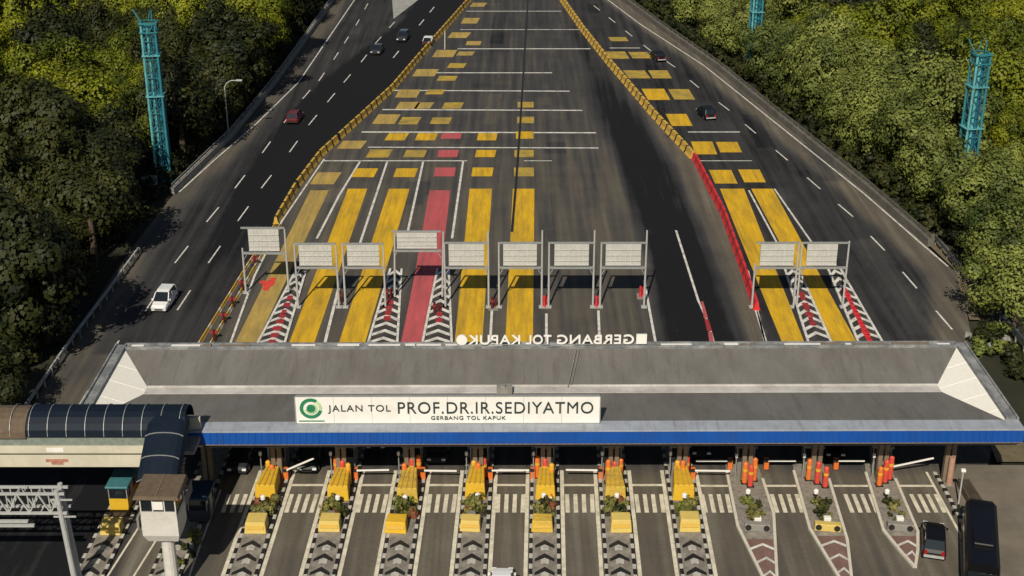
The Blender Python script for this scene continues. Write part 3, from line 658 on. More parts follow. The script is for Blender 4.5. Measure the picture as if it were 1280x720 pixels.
lane_sign('pale lane sign over the first yellow lane right of the red lane', 561, 605, 4.5, 7.2, 384, (7.4, 8.6))
lane_sign('pale lane sign over the yellow lane crossed by the dark joint', 629, 671, 4.5, 7.2, 384, (7.4, 8.7), 0, (0, .1))
lane_sign('white lane sign over the unpainted lane next to the yellow lane', 693, 736, 4.5, 7.2, 384, (7.4, 8.7), 0, (-.1, .1))
lane_sign('white lane sign over the unpainted lane beside the dark asphalt band', 757, 801, 4.5, 7.2, 384, (7.4, 8.7), 0, (0, .1))
lane_sign('pale lane sign over the left one of the two right-hand yellow lanes', 950, 992, 4.5, 7.2, 384, (5.0, 7.4))
lane_sign('pale lane sign in a wide frame over the rightmost yellow lane', 1008, 1046, 4.5, 7.2, 384, (7.4, 7.5), 0, (-.1, .7))
for k, (x, y, lb) in enumerate([(486, 374, 'on the chevron island left of the red lane'), (545, 392, 'on the chevron island right of the red lane'), (617, 386, 'between the two middle yellow lanes'), (682, 384, 'right of the yellow lane with the dark joint'), (747, 384, 'between the two unpainted lanes'), (802, 372, 'beside the dark asphalt band'), (427, 378, 'between the second and third yellow lanes')]):
    p = G(x, y); r = thing('impact_bollard', 'red crash bollard ' + lb, 'bollard', p, LANE, 'red crash bollards on the far lane lines')
    s = MB(); s.tube((-.14, 0, 0), (-.14, 0, 1.3), .16, .14, 10); s.tube((.22, .5, 0), (.22, .5, 1.0), .14, .12, 10); s.build('post', [DRED if k in (0, 1, 2, 6) else BARR], r)
    s = MB(); s.tube((-.14, 0, .85), (-.14, 0, 1.02), .168, .165, 10); s.build('reflective_band', BARP, r)
    s = MB(); s.box(-.5, .5, -.45, .95, 0, .08); s.build('foot', CONC, r)

# far painted islands
def tri_island(label, TL, TR, BL, BR, y0, y1, fill, n, redcore=None):
    p = G((TL + BR) / 2, y1); root = thing('traffic_island', label, 'island', (p.x, p.y, 0), 0, 'chevron islands between the far lanes'); o = Vector((p.x, p.y, 0))
    def at(t, q): return G((TL + (BL - TL) * t) * (1 - q) + (TR + (BR - TR) * t) * q, y0 + (y1 - y0) * t) - o
    h_ = .12; s = MB()
    poly = [at(0, 0), at(0, 1), at(1, 1), at(1, 0)]
    s.prism([(q.x, q.y) for q in poly][::-1], 0.0, h_); s.build('island_base', fill, root)
    c = MB(); zz = Vector((0, 0, h_ + .006))
    for k in range(n):
        t = (k + .35) / n; dt = .38 / n; rise = .55 / n
        for q0, q1, r0, r1 in ((.06, .5, rise, 0), (.5, .94, 0, rise)):
            a0, a1 = max(0, min(1, t + r0 - rise * .5)), max(0, min(1, t + r1 - rise * .5))
            if max(a0, a1) + dt > 1: continue
            c.face([at(a0 + dt, q0) + zz, at(a1 + dt, q1) + zz, at(a1, q1) + zz, at(a0, q0) + zz], 0)
    c.build('chevron_paint', WHITE_LINE, root)
    for q in (0, 1):
        e = MB(); A, B = at(0, q), at(1, q); d = (B - A).normalized(); nn = Vector((-d.y, d.x, 0)) * .14; up = Vector((0, 0, h_ + .01))
        e.bar(A + Vector((0, 0, .08)), B + Vector((0, 0, .08)), .24, .17)
        e.build('kerb', WHITE_LINE, root)
    if redcore:
        rc = MB(); zz = Vector((0, 0, h_ + .012)); t = redcore[0]; rr = random.Random(int(TL))
        while t < redcore[1]:
            w0 = rr.uniform(.1, .2); rc.face([at(min(1, t + .05), .5 - w0) + zz, at(min(1, t + .06), .5 + w0) + zz, at(t, .5 + w0) + zz, at(t, .5 - w0) + zz]); t += rr.uniform(.05, .09) if redcore[2] else .05
        rc.build('red_paint', [BARR if not redcore[2] else BARP], root)
ISLD = mat('dark_island_fill', (0.035, 0.03, 0.028), .9, .4, 1.5, dirt=(0.12, 0.10, 0.085), dirt_amt=.6)
tri_island('black and white chevron island with dark red streak beside the tan lane', 369, 382, 317, 353, 341, 440, ISLD, 11, (.3, .95, True))
tri_island('black and white chevron island left of the red lane', 488, 502, 457, 496, 337, 440, ISLD, 11, (.3, .6, True))
tri_island('black and white chevron island right of the red lane', 547, 561, 526, 565, 337, 440, ISLD, 11, (.45, .62, True))
tri_island('chevron island with red patch between the two right-hand yellow lanes', 981, 998, 1012, 1041, 337, 434, ISLD, 10, (.3, .7, True))
tri_island('solid red island right of the rightmost yellow lane', 1035, 1050, 1075, 1106, 337, 434, ISLD, 10, (.25, .98, False))

# ------------------------------------------------------------------ leaves
def crown_mesh(name, m, rx, ry, rz, zc, n_clump, per, leaf, seed, droop=0.0, hollow=.55):
    rd = random.Random(seed); v, f, tn = [], [], []
    for c in range(n_clump):
        while True:
            d = Vector((rd.gauss(0, 1), rd.gauss(0, 1), rd.gauss(.3, .9)))
            if d.length > .1: break
        d.normalize(); rad = rd.uniform(hollow, 1.0) ** .7
        bump = 1 + .38 * math.sin(3 * d.x + seed) * math.cos(4 * d.y + 2 * seed)
        ctr = Vector((d.x * rx, d.y * ry, d.z * rz)) * rad * bump * .86
        cr = rd.uniform(.20, .42) * min(rx, ry); tone_c = rd.gauss(.5, .2)
        for k in range(per):
            e = Vector((rd.gauss(0, 1), rd.gauss(0, 1), rd.gauss(.15, .8))).normalized()
            p = ctr + e * cr * rd.uniform(.55, 1.05); p.z *= 1
            p.z += zc - droop * rd.random() * rz
            nrm = (e * 1.0 + d * .35 + Vector((rd.gauss(0, .2), rd.gauss(0, .2), rd.gauss(.2, .2)))).normalized()
            t = nrm.cross(Vector((rd.gauss(0, 1), rd.gauss(0, 1), rd.gauss(0, 1)))).normalized(); b_ = nrm.cross(t)
            l = leaf * rd.uniform(.6, 1.35); q = len(v)
            v += [tuple(p - t * l * .5), tuple(p + b_ * l * .32), tuple(p + t * l * .5), tuple(p - b_ * l * .32)]
            f.append((q, q + 1, q + 2, q + 3)); x = min(1, max(0, tone_c + rd.gauss(0, .06))); tn += [x] * 4
    me_ = bpy.data.meshes.new(name); me_.from_pydata(v, [], f); me_.materials.append(m)
    a_ = me_.attributes.new('tone', 'FLOAT', 'POINT'); a_.data.foreach_set('value', tn); return me_
def trunk_mesh(h, spread, seed):
    rd = random.Random(seed); s = MB(); p = Vector((0, 0, -.4)); top = Vector((rd.uniform(-.3, .3), rd.uniform(-.3, .3), h * .55)); s.tube(p, top, .34, .2, 8, cap=False)
    for k in range(6):
        a_ = k * 1.05 + rd.uniform(-.3, .3); b_ = top + Vector((math.cos(a_) * spread * .6, math.sin(a_) * spread * .6, h * rd.uniform(.18, .36)))
        s.tube(top - Vector((0, 0, rd.uniform(0, h * .15))), b_, .15, .05, 6, cap=False)
    s.tube(top, top + Vector((rd.uniform(-.5, .5), rd.uniform(-.5, .5), h * .35)), .19, .06, 6, cap=False)
    o = s.build('trunk', BARK); me_ = o.data; bpy.data.objects.remove(o); return me_
KINDS = {}
for kd, m, specs in [
    ('mid', LEAF_M, [(4.6, 4.6, 4.6, 5.6, 21), (5.0, 4.6, 4.3, 5.2, 22), (4.3, 4.6, 4.8, 5.8, 23), (4.9, 5.1, 4.4, 5.4, 27)]),
    ('yellow', LEAF_Y, [(5.0, 4.6, 4.4, 6.6, 31), (4.4, 4.9, 4.9, 7.2, 32), (4.8, 4.8, 4.2, 6.2, 33)]),
    ('dark', LEAF_D, [(4.6, 4.6, 5.0, 6.0, 41), (5.0, 4.5, 4.8, 5.6, 42), (4.3, 4.7, 5.4, 6.4, 43)]),
    ('tall', LEAF_Y, [(1.7, 1.7, 6.0, 9.5, 51), (1.9, 1.7, 6.6, 10.2, 52)])]:
    KINDS[kd] = []
    for rx, ry, rz, zc, sd_ in specs:
        nclump, per = (60, 62) if kd == 'tall' else (52, 200)
        KINDS[kd].append((crown_mesh('crown', m, rx, ry, rz, zc, nclump, per, (.44 if kd == 'dark' else .36) if kd != 'tall' else .42, sd_, .5 if kd == 'tall' else 0), trunk_mesh(zc + rz, rx, sd_ + 100)))
tree_rng = random.Random(99); TREES = []
def tree(kd, x, y, sc, label, group, name='broadleaf_tree', cat='tree', z=-.35):
    cr, tr = KINDS[kd][tree_rng.randrange(len(KINDS[kd]))]
    r = thing(name, label, cat, (x, y, z), tree_rng.uniform(0, 6.28), group); r.scale = (sc, sc, sc * tree_rng.uniform(.9, 1.12))
    for nm, me_ in (('crown', cr), ('trunk', tr)): o = bpy.data.objects.new(nm, me_); COL.objects.link(o); o.parent = r
    TREES.append((x, y)); return r
def proj(p):
    zc = p.y * CP + (H - p.z) * SP; yc = (H - p.z) * CP - p.y * SP; return 640 + F * p.x / zc, 360 + F * yc / zc

# front row on the right: one tree after another along the parapet
front = [(1262, 405), (1240, 352), (1222, 310), (1196, 283), (1160, 255), (1122, 226), (1086, 200), (1052, 173), (1018, 148), (985, 122), (955, 100), (925, 78), (896, 58), (868, 38), (842, 20)]
for k, (x, y) in enumerate(front):
    p = G(x + 6, y); tree('mid', p.x, p.y, .95 + .22 * tree_rng.random(), '%s dense green tree from the near end of the row beside the right parapet' % ORD[k], 'trees in the front row beside the right highway')
def fill(side, y0, y1, sp):
    y = y0; row = 0
    while y < y1:
        edge = at_y(RIGHT_EDGE, y) if side > 0 else at_y(LEFT_EDGE, y)
        x = edge + side * (4.2 + (sp * .5 if row % 2 else 0))
        lim = (abs(640 * (y * CP + H * SP) / F) + 9)
        while abs(x) < lim:
            px = x + tree_rng.uniform(-1.4, 1.4); py = y + tree_rng.uniform(-1.5, 1.5)
            sx, sy = proj(Vector((px, py, 7)))
            yield px, py, sx, sy
            x += side * sp
        y += sp * .87; row += 1
TOWERS = [(188, 60), (1222, 120), (943, 0)]
TB = [G(206, 226), G(1199, 268), G(940, 92)]
for px, py, sx, sy in fill(1, 92, 325, 7.9):
    if sx > 1310 or sy < -75 or py < 100: continue
    if min((px - a_) ** 2 + (py - b_) ** 2 for a_, b_ in TREES) < 4.4 ** 2: continue
    if any((px - t.x) ** 2 + (py - t.y) ** 2 < 3.0 ** 2 for t in TB): continue
    dx = px - at_y(RIGHT_EDGE, py)
    if dx < 5: continue
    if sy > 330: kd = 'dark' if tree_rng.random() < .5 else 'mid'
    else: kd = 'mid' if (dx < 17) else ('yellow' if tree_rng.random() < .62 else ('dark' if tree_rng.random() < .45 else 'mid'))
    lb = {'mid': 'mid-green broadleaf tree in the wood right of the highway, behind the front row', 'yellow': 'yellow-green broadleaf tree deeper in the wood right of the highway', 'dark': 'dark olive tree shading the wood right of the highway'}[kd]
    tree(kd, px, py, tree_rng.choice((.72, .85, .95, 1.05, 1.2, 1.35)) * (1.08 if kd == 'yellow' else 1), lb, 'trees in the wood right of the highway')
nt_ = 0
for px, py, sx, sy in fill(-1, 96, 325, 7.3):
    if sx < -75 or sy < -75: continue
    if any((px - t.x) ** 2 + (py - t.y) ** 2 < 3.6 ** 2 for t in TB): continue
    dx = at_y(LEFT_EDGE, py) - px
    if sx < 85 and sy < 55: continue
    n_ = math.sin(sx * .021 + 1.0) + math.sin(sy * .034 + sx * .01)
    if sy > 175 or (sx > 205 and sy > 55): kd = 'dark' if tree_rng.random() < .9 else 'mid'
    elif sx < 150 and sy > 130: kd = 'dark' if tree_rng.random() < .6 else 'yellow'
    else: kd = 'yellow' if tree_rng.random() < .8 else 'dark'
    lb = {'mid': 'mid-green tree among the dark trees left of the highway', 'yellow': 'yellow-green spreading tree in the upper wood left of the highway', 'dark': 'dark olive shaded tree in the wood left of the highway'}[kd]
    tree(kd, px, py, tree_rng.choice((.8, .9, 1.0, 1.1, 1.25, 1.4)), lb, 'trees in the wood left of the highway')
for k, (x, y) in enumerate([(-12, 105), (12, 95), (34, 108), (58, 100), (78, 96), (-4, 62), (26, 60), (50, 58), (72, 55)]):
    p = G(x, y); tree('tall' if k < 5 else 'dark', p.x, p.y, 1.25, ('%s slim yellow-green tree with drooping foliage at the far left edge' % ORD[k]) if k < 5 else ('%s dark tree behind the slim drooping trees at the far left' % ORD[k - 5]), 'slim drooping trees at the far left' if k < 5 else 'dark trees behind the slim trees', 'slim_tree' if k < 5 else 'broadleaf_tree')

# undergrowth at the wood edges
def bush_mesh(nm, m, r_, n, per, leaf, seed): return crown_mesh(nm, m, r_, r_, r_ * .75, r_ * .55, n, per, leaf, seed, 0, .3)
BUSH = [bush_mesh('bush', LEAF_D, 1.7, 26, 34, .42, 71), bush_mesh('bush', LEAF_M, 1.5, 24, 34, .4, 72)]
rr = random.Random(5); nb = 0
for k in range(66):
    y = 120 + k * 3.0
    for side, line in ((-1, LEFT_EDGE), (1, RIGHT_EDGE)):
        if side > 0 and y < 150: continue
        x = at_y(line, y) + side * rr.uniform(2.6, 4.6)
        sx, sy = proj(Vector((x, y, 1)))
        if sy < -5 or sx < -10 or sx > 1290: continue
        o = bpy.data.objects.new('bush', BUSH[0]); COL.objects.link(o); o.location = (x, y, -.35); o.rotation_euler.z = rr.uniform(0, 6); q = rr.uniform(.8, 1.5); o.scale = (q, q, q)
        tag(o, 'low dark bush at the edge of the %s highway, under the trees' % ('left' if side < 0 else 'right'), 'bush', 'bushes along the %s highway edge' % ('left' if side < 0 else 'right'))
for k, (x, y) in enumerate([(1232, 425), (1252, 440), (1268, 452), (1246, 418), (1278, 470), (1225, 440)]):
    p = G(x, y); o = bpy.data.objects.new('bush', BUSH[k % 2]); COL.objects.link(o); o.location = (p.x, p.y, -.35); o.scale = (.9, .9, .8); o.rotation_euler.z = k
    tag(o, '%s scrubby bush from the left beside the right end of the canopy' % ORD[[1, 3, 4, 2, 5, 0][k]], 'bush', 'scrub beside the right end of the canopy')
rr = random.Random(3)
for k, (x, y) in enumerate([(1222, 428), (1240, 434), (1258, 424), (1236, 414), (1210, 420)]):
    p = G(x, y); s = MB(); n = 7; q = rr.uniform(.5, .8)
    s.loft([[(math.cos(2 * math.pi * i / n) * q * rr.uniform(.8, 1.2), math.sin(2 * math.pi * i / n) * q * .7 * rr.uniform(.8, 1.2), -.4) for i in range(n)], [(math.cos(2 * math.pi * i / n) * q * .6 * rr.uniform(.8, 1.2), math.sin(2 * math.pi * i / n) * q * .5 * rr.uniform(.8, 1.2), rr.uniform(.25, .4)) for i in range(n)]])
    o = s.build('boulder', CONCW); o.location = p; tag(o, 'pale broken concrete lump in the scrub by the canopy right end', 'rubble', 'rubble in the scrub by the canopy')

# ------------------------------------------------------------------ teal lattice towers
def tower(label, base, hgt, wd):
    root = thing('lattice_tower', label, 'tower', base, R(8)); hw = wd / 2
    cs = [(-hw, -hw), (hw, -hw), (hw, hw), (-hw, hw)]
    for k, (x, y) in enumerate(cs):
        s = MB(); s.tube((x * 1.06, y * 1.06, -.35), (x, y, hgt), .17, .14, 8); s.build('leg', [TEALL, TEAL, TEALD, TEAL][k], root)
    s = MB(); s.tube((-.15, -hw * .5, 0), (-.15, -hw * .5, hgt * .97), .22, .2, 10); s.build('riser_pipe', TEALL, root)
    s = MB(); s.tube((.5, 0, 0), (.5, 0, hgt * .95), .26, .24, 10); s.build('riser_pipe', TEALD, root)
    br = MB(); n = max(6, int(hgt / 2.3))
    for k in range(n):
        z0, z1 = hgt * k / n, hgt * (k + 1) / n
        for i in range(4):
            (x0, y0), (x1, y1) = cs[i], cs[(i + 1) % 4]
            br.bar((x0, y0, z1), (x1, y1, z1), .09, mi=0)
            br.bar((x0, y0, z0), (x1, y1, z1), .08, mi=k % 2); br.bar((x1, y1, z0), (x0, y0, z1), .07, mi=1)
    br.build('bracing', [TEAL, TEALD], root)
    for fz in (.55, .8): s = MB(); s.box(-hw - .28, hw + .28, -hw - .28, hw + .28, hgt * fz, hgt * fz + .11); s.build('ring_platform', TEALL, root)
    s = MB()
    for x in (-.2, .2): s.bar((x, -hw - .2, 0), (x, -hw - .2, hgt), .05)
    for k in range(int(hgt / .5)): s.bar((-.2, -hw - .2, .4 + k * .5), (.2, -hw - .2, .4 + k * .5), .04)
    s.build('ladder', TEALD, root)
    s = MB()
    for zz in (hgt - 1.2, hgt - .1):
        for i in range(4): s.bar((cs[i][0] * 1.25, cs[i][1] * 1.25, zz), (cs[(i + 1) % 4][0] * 1.25, cs[(i + 1) % 4][1] * 1.25, zz), .14)
    s.box(-hw * .7, hw * .7, -hw * .7, hw * .7, hgt - 1.0, hgt - .5); s.bar((-hw, 0, hgt), (-hw - .9, .2, hgt + 1.6), .12); s.tube((hw * .6, 0, hgt), (hw * .6, 0, hgt + 1.5), .07); s.tube((0, hw, hgt), (.2, hw, hgt + 1.1), .06); s.build('tower_head', TEAL, root)
    return root
tower('teal lattice tower standing among the trees left of the highway', TB[0], 21.2, 1.7)
tower('teal lattice tower rising from the trees right of the highway', TB[1], 20.4, 1.6)
tower('teal lattice tower cut off by the top edge, right of the highway', TB[2], 19.0, 1.5)
p = G(188, 236); r = thing('utility_cabinet', 'small grey utility cabinet at the foot of the left teal tower', 'cabinet', p)
s = MB(); s.box(-.8, .8, -.5, .5, -.36, 1.5); s.build('cabinet_body', STEELW, r, .04); s = MB(); s.box(-.75, -.03, -.54, -.5, .1, 1.4); s.box(.03, .75, -.54, -.5, .1, 1.4); s.build('door', STEEL, r)
s = MB(); s.box(-.95, .95, -.65, .65, 1.5, 1.62); s.build('cabinet_roof', STEEL, r)

p = G(286, 172); r = thing('street_lamp', 'tall grey street lamp with curved arm beside the left highway parapet', 'street lamp', p)
s = MB(); s.tube((0, 0, -.3), (0, 0, 7.6), .12, .08, 8); s.build('pole', STEELW, r)
s = MB(); pts = [(0, 0, 7.5), (.35, 0, 8.1), (1.0, 0, 8.45), (2.0, 0, 8.5)]
for a_, b_ in zip(pts, pts[1:]): s.tube(a_, b_, .06)
s.build('arm', STEELW, r); s = MB(); s.box(1.7, 2.6, -.2, .2, 8.38, 8.6); s.build('lamp_head', STEELW, r, .04)

# ------------------------------------------------------------------ toll islands (straight type) and what stands on them
NAMES = ORD
def Lz(p): return p
def toll_island(i, label):
    p = G(lane_x(i, 600), 600); root = thing('toll_island', label, 'island', p, LANE, 'toll islands between the near lanes')
    hw, a0, a1 = 1.18, -19.5, 10.5
    s = MB(); s.box(-hw + .2, hw - .2, a0, a1, 0, .17); s.build('island_base', ISL, root)
    for sx in (-1, 1):
        k1 = MB(); y = a0; n = 0
        while y < a1:
            L = .72 if n % 2 else .62
            k1.box(min(sx * hw, sx * (hw - .26)), max(sx * hw, sx * (hw - .26)), y, min(y + L, a1), 0, .2, n % 2)
            y += L; n += 1
        k1.build('kerb', [KW, BLACK], root)
    c = MB(); y = -9.0; n = 0
    while y > a0 + 1:
        for sx in (-1, 1):
            q = [(sx * .74, y - .72, .176), (0, y, .176), (0, y - .62, .176), (sx * .74, y - 1.12, .176)]
            c.face(q if sx > 0 else q[::-1], 1)
            q = [(sx * .30, y - .82, .181), (0, y - .62, .181), (0, y - 1.32, .181), (sx * .30, y - 1.42, .181)]
            c.face(q if sx > 0 else q[::-1], 0)
        y -= 1.75; n += 1
    c.build('chevron_paint', [KW, BLACK], root)
    s = MB(); s.box(-hw + .3, hw - .3, -5.75, -3.75, .17, .19); s.build('planting_bed', SOIL, root)
    return root
def orange_posts(root_p, k, kinds, who, rz=LANE):
    rd = random.Random(k * 3 + 1); offs = [(-.62, .2), (0, -.35), (.55, -.9)]
    if k % 3 == 1: offs = [(-.45, -.7), (.12, -.2), (.62, .3)]
    if k % 3 == 2: offs = [(-.35, -.3), (.05, -.8), (.48, .1)]
    M_ = Matrix.Rotation(rz, 4, 'Z')
    for j, ((x, y), m) in enumerate(zip(offs, kinds)):
        q = root_p + M_ @ Vector((x, y, 0)); q.z = .17
        r = thing('crash_post', '%s crash post on the %s' % (['left orange-red', 'middle red', 'right orange'][j], who), 'post', q, rz, 'orange crash posts at the canopy columns')
        h_ = rd.uniform(1.7, 2.2); s = MB(); s.tube((0, 0, 0), (0, 0, h_ - .12), .22, .21, 12); s.tube((0, 0, h_ - .12), (0, 0, h_), .21, .1, 12); s.build('post', m, r)
        s = MB(); s.tube((0, 0, h_ * .58), (0, 0, h_ * .7), .226, .225, 12); s.build('reflective_band', YPST if m is not YPST else ORNG, r)
        s = MB(); s.box(-.3, .3, -.3, .3, 0, .06); s.build('base_plate', BLACK, r)
def crash_block(p, rz, y0, y1, w0, w1, h_, m, label, stripe_=None, grp='yellow crash blocks on the toll islands'):
    r = thing('crash_block', label, 'crash block', p + Matrix.Rotation(rz, 4, 'Z') @ Vector((0, y0, .17)), rz, grp)
    d = y1 - y0; s = MB()
    s.hexa([(-w0, 0, .0), (w0, 0, .0), (w1, d, 0), (-w1, d, 0), (-w0 * .9, .2, h_), (w0 * .9, .2, h_), (w1 * .92, d, h_ * 1.08), (-w1 * .92, d, h_ * 1.08)])
    s.build('block', m, r, .05)
    s = MB()
    if stripe_:
        for x in (-.45, 0, .45): s.bar((x * w0 / .9 - .05, .12, h_ + .05), (x * w1 / .9, d - .1, h_ * 1.08 + .03), .1, .06)
        s.build('top_ribs', BARY, r)
    else:
        s.hexa([(-w0 * .8, -.012, h_ * .45), (w0 * .8, -.012, h_ * .45), (w0 * .8, .10, h_ * .45), (-w0 * .8, .10, h_ * .45), (-w0 * .78, .10, h_ * .7), (w0 * .78, .10, h_ * .7), (w0 * .78, .2, h_ * .7), (-w0 * .78, .2, h_ * .7)]); s.build('warning_strip', BARY, r)
    return r
SHR = [bush_mesh('shrub', LEAF_P, .55, 14, 18, .2, 81), bush_mesh('shrub', LEAF_D, .48, 12, 18, .2, 82), bush_mesh('shrub', LEAF_M, .5, 12, 18, .2, 83), bush_mesh('shrub', LEAF_P, .35, 9, 16, .3, 84), bush_mesh('shrub', mat('red_leaf', (0.22, 0.07, 0.03), .7, .3, 3), .4, 9, 14, .2, 85)]
def shrubs(p, rz, spots, who):
    for j, (x, y) in enumerate(spots):
        q = p + Matrix.Rotation(rz, 4, 'Z') @ Vector((x, y, .18)); o = bpy.data.objects.new('shrub', SHR[random.choice((0, 0, 1, 2, 3, 3, 4))]); COL.objects.link(o); o.location = q; o.rotation_euler.z = j * 1.7 + q.x
        sc = .55 + .7 * random.random(); o.scale = (sc, sc, sc * random.uniform(.9, 1.5))
        tag(o, 'small shrub, %s from the canopy, on the %s' % (ORD[j], who), 'shrub', 'shrubs in the island planting beds')
def white_globe(p, rz, x, y, who):
    q = p + Matrix.Rotation(rz, 4, 'Z') @ Vector((x, y, .18)); r = thing('marker_bollard', 'short white-topped marker bollard in the planting bed of the ' + who, 'bollard', q, rz, 'white marker bollards in the planting beds')
    s = MB(); s.tube((0, 0, 0), (0, 0, .7), .09, .08, 8); s.build('stem', BLACK, r); s = MB(); s.tube((0, 0, .7), (0, 0, .98), .2, .2, 12); s.tube((0, 0, .98), (0, 0, 1.06), .2, .1, 12); s.build('cap', SIGNW, r)
def booth(p, rz, label, roofm=None, y0=1.2, front=None):
    r = thing('toll_booth', label, 'toll booth', p + Matrix.Rotation(rz, 4, 'Z') @ Vector((0, y0, .17)), rz, 'toll booths on the islands'); wm = front or BOOTH
    s = MB(); s.box(-.75, .75, 0, 2.4, 0, 1.05); s.build('wall', wm, r); s = MB(); s.box(-.72, .72, .03, 2.37, 1.05, 2.05); s.build('window', GLASS, r)
    s = MB()
    for x in (-.75, .68):
        for y in (0, 1.15, 2.33): s.box(x, x + .07, y, y + .07, 1.05, 2.05)
        s.box(x + .005, x + .065, .01, 2.39, 1.93, 2.04)
    s.box(-.74, .74, .005, .06, 1.94, 2.03)
    s.build('window_frame', STEEL, r)
    s = MB(); s.box(-.9, .9, -.2, 2.6, 2.05, 2.25); s.build('roof', roofm or CONC, r, .04)
    s = MB(); s.box(.75, .79, .8, 1.6, .05, 2.0); s.build('door', STEEL, r); return r
def gate_arm(p, rz, x0, L, lift, label, yoff=.2):
    r = thing('barrier_gate', label, 'barrier gate', p + Matrix.Rotation(rz, 4, 'Z') @ Vector((x0, yoff, .17)), rz, 'barrier gates across the near lanes')
    s = MB(); s.box(-.2, .2, -.2, .2, 0, 1.0); s.build('cabinet', ORNG, r, .03)
    s = MB(); c_, s_ = math.cos(R(lift)), math.sin(R(lift)); s.bar((.0, -.24, .9), (L * c_, -.24, .9 + L * s_), .08, .13); s.build('arm', SIGNW, r)
    s = MB(); s.box(-.3, .12, -.3, -.2, .78, 1.02); s.build('counterweight', BLACK, r); return r
def lane_post(p, rz, x, y, who, h_=2.0):
    q = p + Matrix.Rotation(rz, 4, 'Z') @ Vector((x, y, .17)); r = thing('lane_signal_post', 'thin grey post with lamp head on the ' + who, 'signal post', q, rz, 'thin posts at the booths')
    s = MB(); s.tube((0, 0, 0), (0, 0, h_), .05, .05, 8); s.build('pole', STEEL, r); s = MB(); s.box(-.11, .11, -.1, .1, h_, h_ + .35); s.build('lamp_head', SIGNW, r, .02)

ISL_POS = {}
for i in range(len(XI)):
    who = '%s toll island from the left' % ORD[i]
    p = G(lane_x(i, 600), 600); ISL_POS[i] = p
    lb = 'toll island with black and white chevrons, %s from the left' % ORD[i]
    if i < 2: lb = 'dim toll island %s' % ('furthest left, carrying the teal-roofed booth' if i == 0 else 'under the white control tower, second from the left')
    toll_island(i, lb)
    if i >= 2:
        orange_posts(p, i, [(ORNG, REDO, YPST), (ORNG, REDO, ORNG), (YPST, ORNG, REDO)][i % 3], who)
        vr = random.Random(i * 17 + 3); j_ = lambda a: vr.uniform(-a, a)
        crash_block(p + Vector((j_(.12), 0, 0)), LANE + j_(.05), -3.5 + j_(.25), -.55 + j_(.15), .84 + j_(.06), .58 + j_(.06), 1.3 + j_(.14), [YBLK, YBLK2, YBLK][i % 3], 'yellow crash block nearest the canopy on the ' + who, True)
        crash_block(p + Vector((j_(.1), 0, 0)), LANE + j_(.06), -8.1 + j_(.15), -6.7 + j_(.15), .84 + j_(.05), .8, .95 + j_(.1), [YBLP, YBLK2, YBLP, YBLP, YBLK, YBLP, YBLK2, YBLP][i % 8], 'yellow nose block above the chevrons of the ' + who, None, 'yellow nose blocks on the toll islands')
        shrubs(p, LANE, [(vr.uniform(-.75, .75), -3.75 - .21 * q_) for q_ in range(vr.randint(9, 14))], who)
        if i in (2, 4, 6, 7):
            q = p + Matrix.Rotation(LANE, 4, 'Z') @ Vector((vr.choice((-.5, .5)), -3.55, .17)); r = thing('traffic_cone', 'orange traffic cone beside the yellow block on the ' + who, 'traffic cone', q, LANE, 'traffic cones on the islands')
            cn = MB(); cn.box(-.22, .22, -.22, .22, 0, .06); cn.tube((0, 0, .06), (0, 0, .75), .16, .04, 10); cn.build('cone', ORNG, r); cn = MB(); cn.tube((0, 0, .34), (0, 0, .5), .122, .09, 10); cn.build('reflective_band', SIGNW, r)
        if i in (2, 3, 5, 8):
            q = p + Matrix.Rotation(LANE, 4, 'Z') @ Vector((vr.uniform(-.5, .5), -6.2, .19)); r = thing('equipment_box', 'small dark equipment box by the shrubs on the ' + who, 'box', q, LANE + j_(.4), 'equipment boxes on the islands')
            cn = MB(); cn.box(-.3, .3, -.2, .2, 0, .7); cn.build('box_body', BOOTH, r, .03); cn = MB(); cn.box(-.24, .24, -.225, -.2, .1, .6); cn.build('door', CONC, r)
        white_globe(p, LANE, .02 + (.1 if i % 2 else -.1), -4.0 if i > 4 else -4.3, who)
        booth(p, LANE, 'grey toll booth in the shade on the ' + who, None, 1.6)
        lane_post(p, LANE, -.95, -.2, who, 2.3)
for i, (L, lift, xo) in {2: (2.7, 26, 1.0), 3: (2.8, 2, 1.0), 4: (2.8, 0, 1.0), 5: (2.8, 1, 1.0), 6: (-2.8, 0, -1.0), 7: (-2.9, 1, -1.0), 8: (3.0, 0, 1.0)}.items():
    p = ISL_POS[i]
    gate_arm(p, LANE, xo, L, lift if L > 0 else 0, 'white arm %s the lane %s the %s toll island from the left' % ('half raised over' if lift > 10 else 'lowered across', 'right of' if L > 0 else 'left of', ORD[i]), 0.0)
# dim left islands
p = ISL_POS[0]
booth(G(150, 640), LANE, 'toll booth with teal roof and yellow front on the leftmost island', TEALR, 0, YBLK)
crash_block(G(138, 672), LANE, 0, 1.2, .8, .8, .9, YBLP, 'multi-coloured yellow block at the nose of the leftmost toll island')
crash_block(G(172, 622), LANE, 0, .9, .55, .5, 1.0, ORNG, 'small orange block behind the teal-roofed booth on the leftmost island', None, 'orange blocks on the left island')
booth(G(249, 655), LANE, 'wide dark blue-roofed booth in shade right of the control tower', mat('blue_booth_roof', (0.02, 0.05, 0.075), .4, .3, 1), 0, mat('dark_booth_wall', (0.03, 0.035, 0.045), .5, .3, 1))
shrubs(G(240, 690), LANE, [(-.4, 0), (.35, .8), (-.2, 1.7), (.4, -1.1), (-.3, -2.0)], 'dim second toll island')

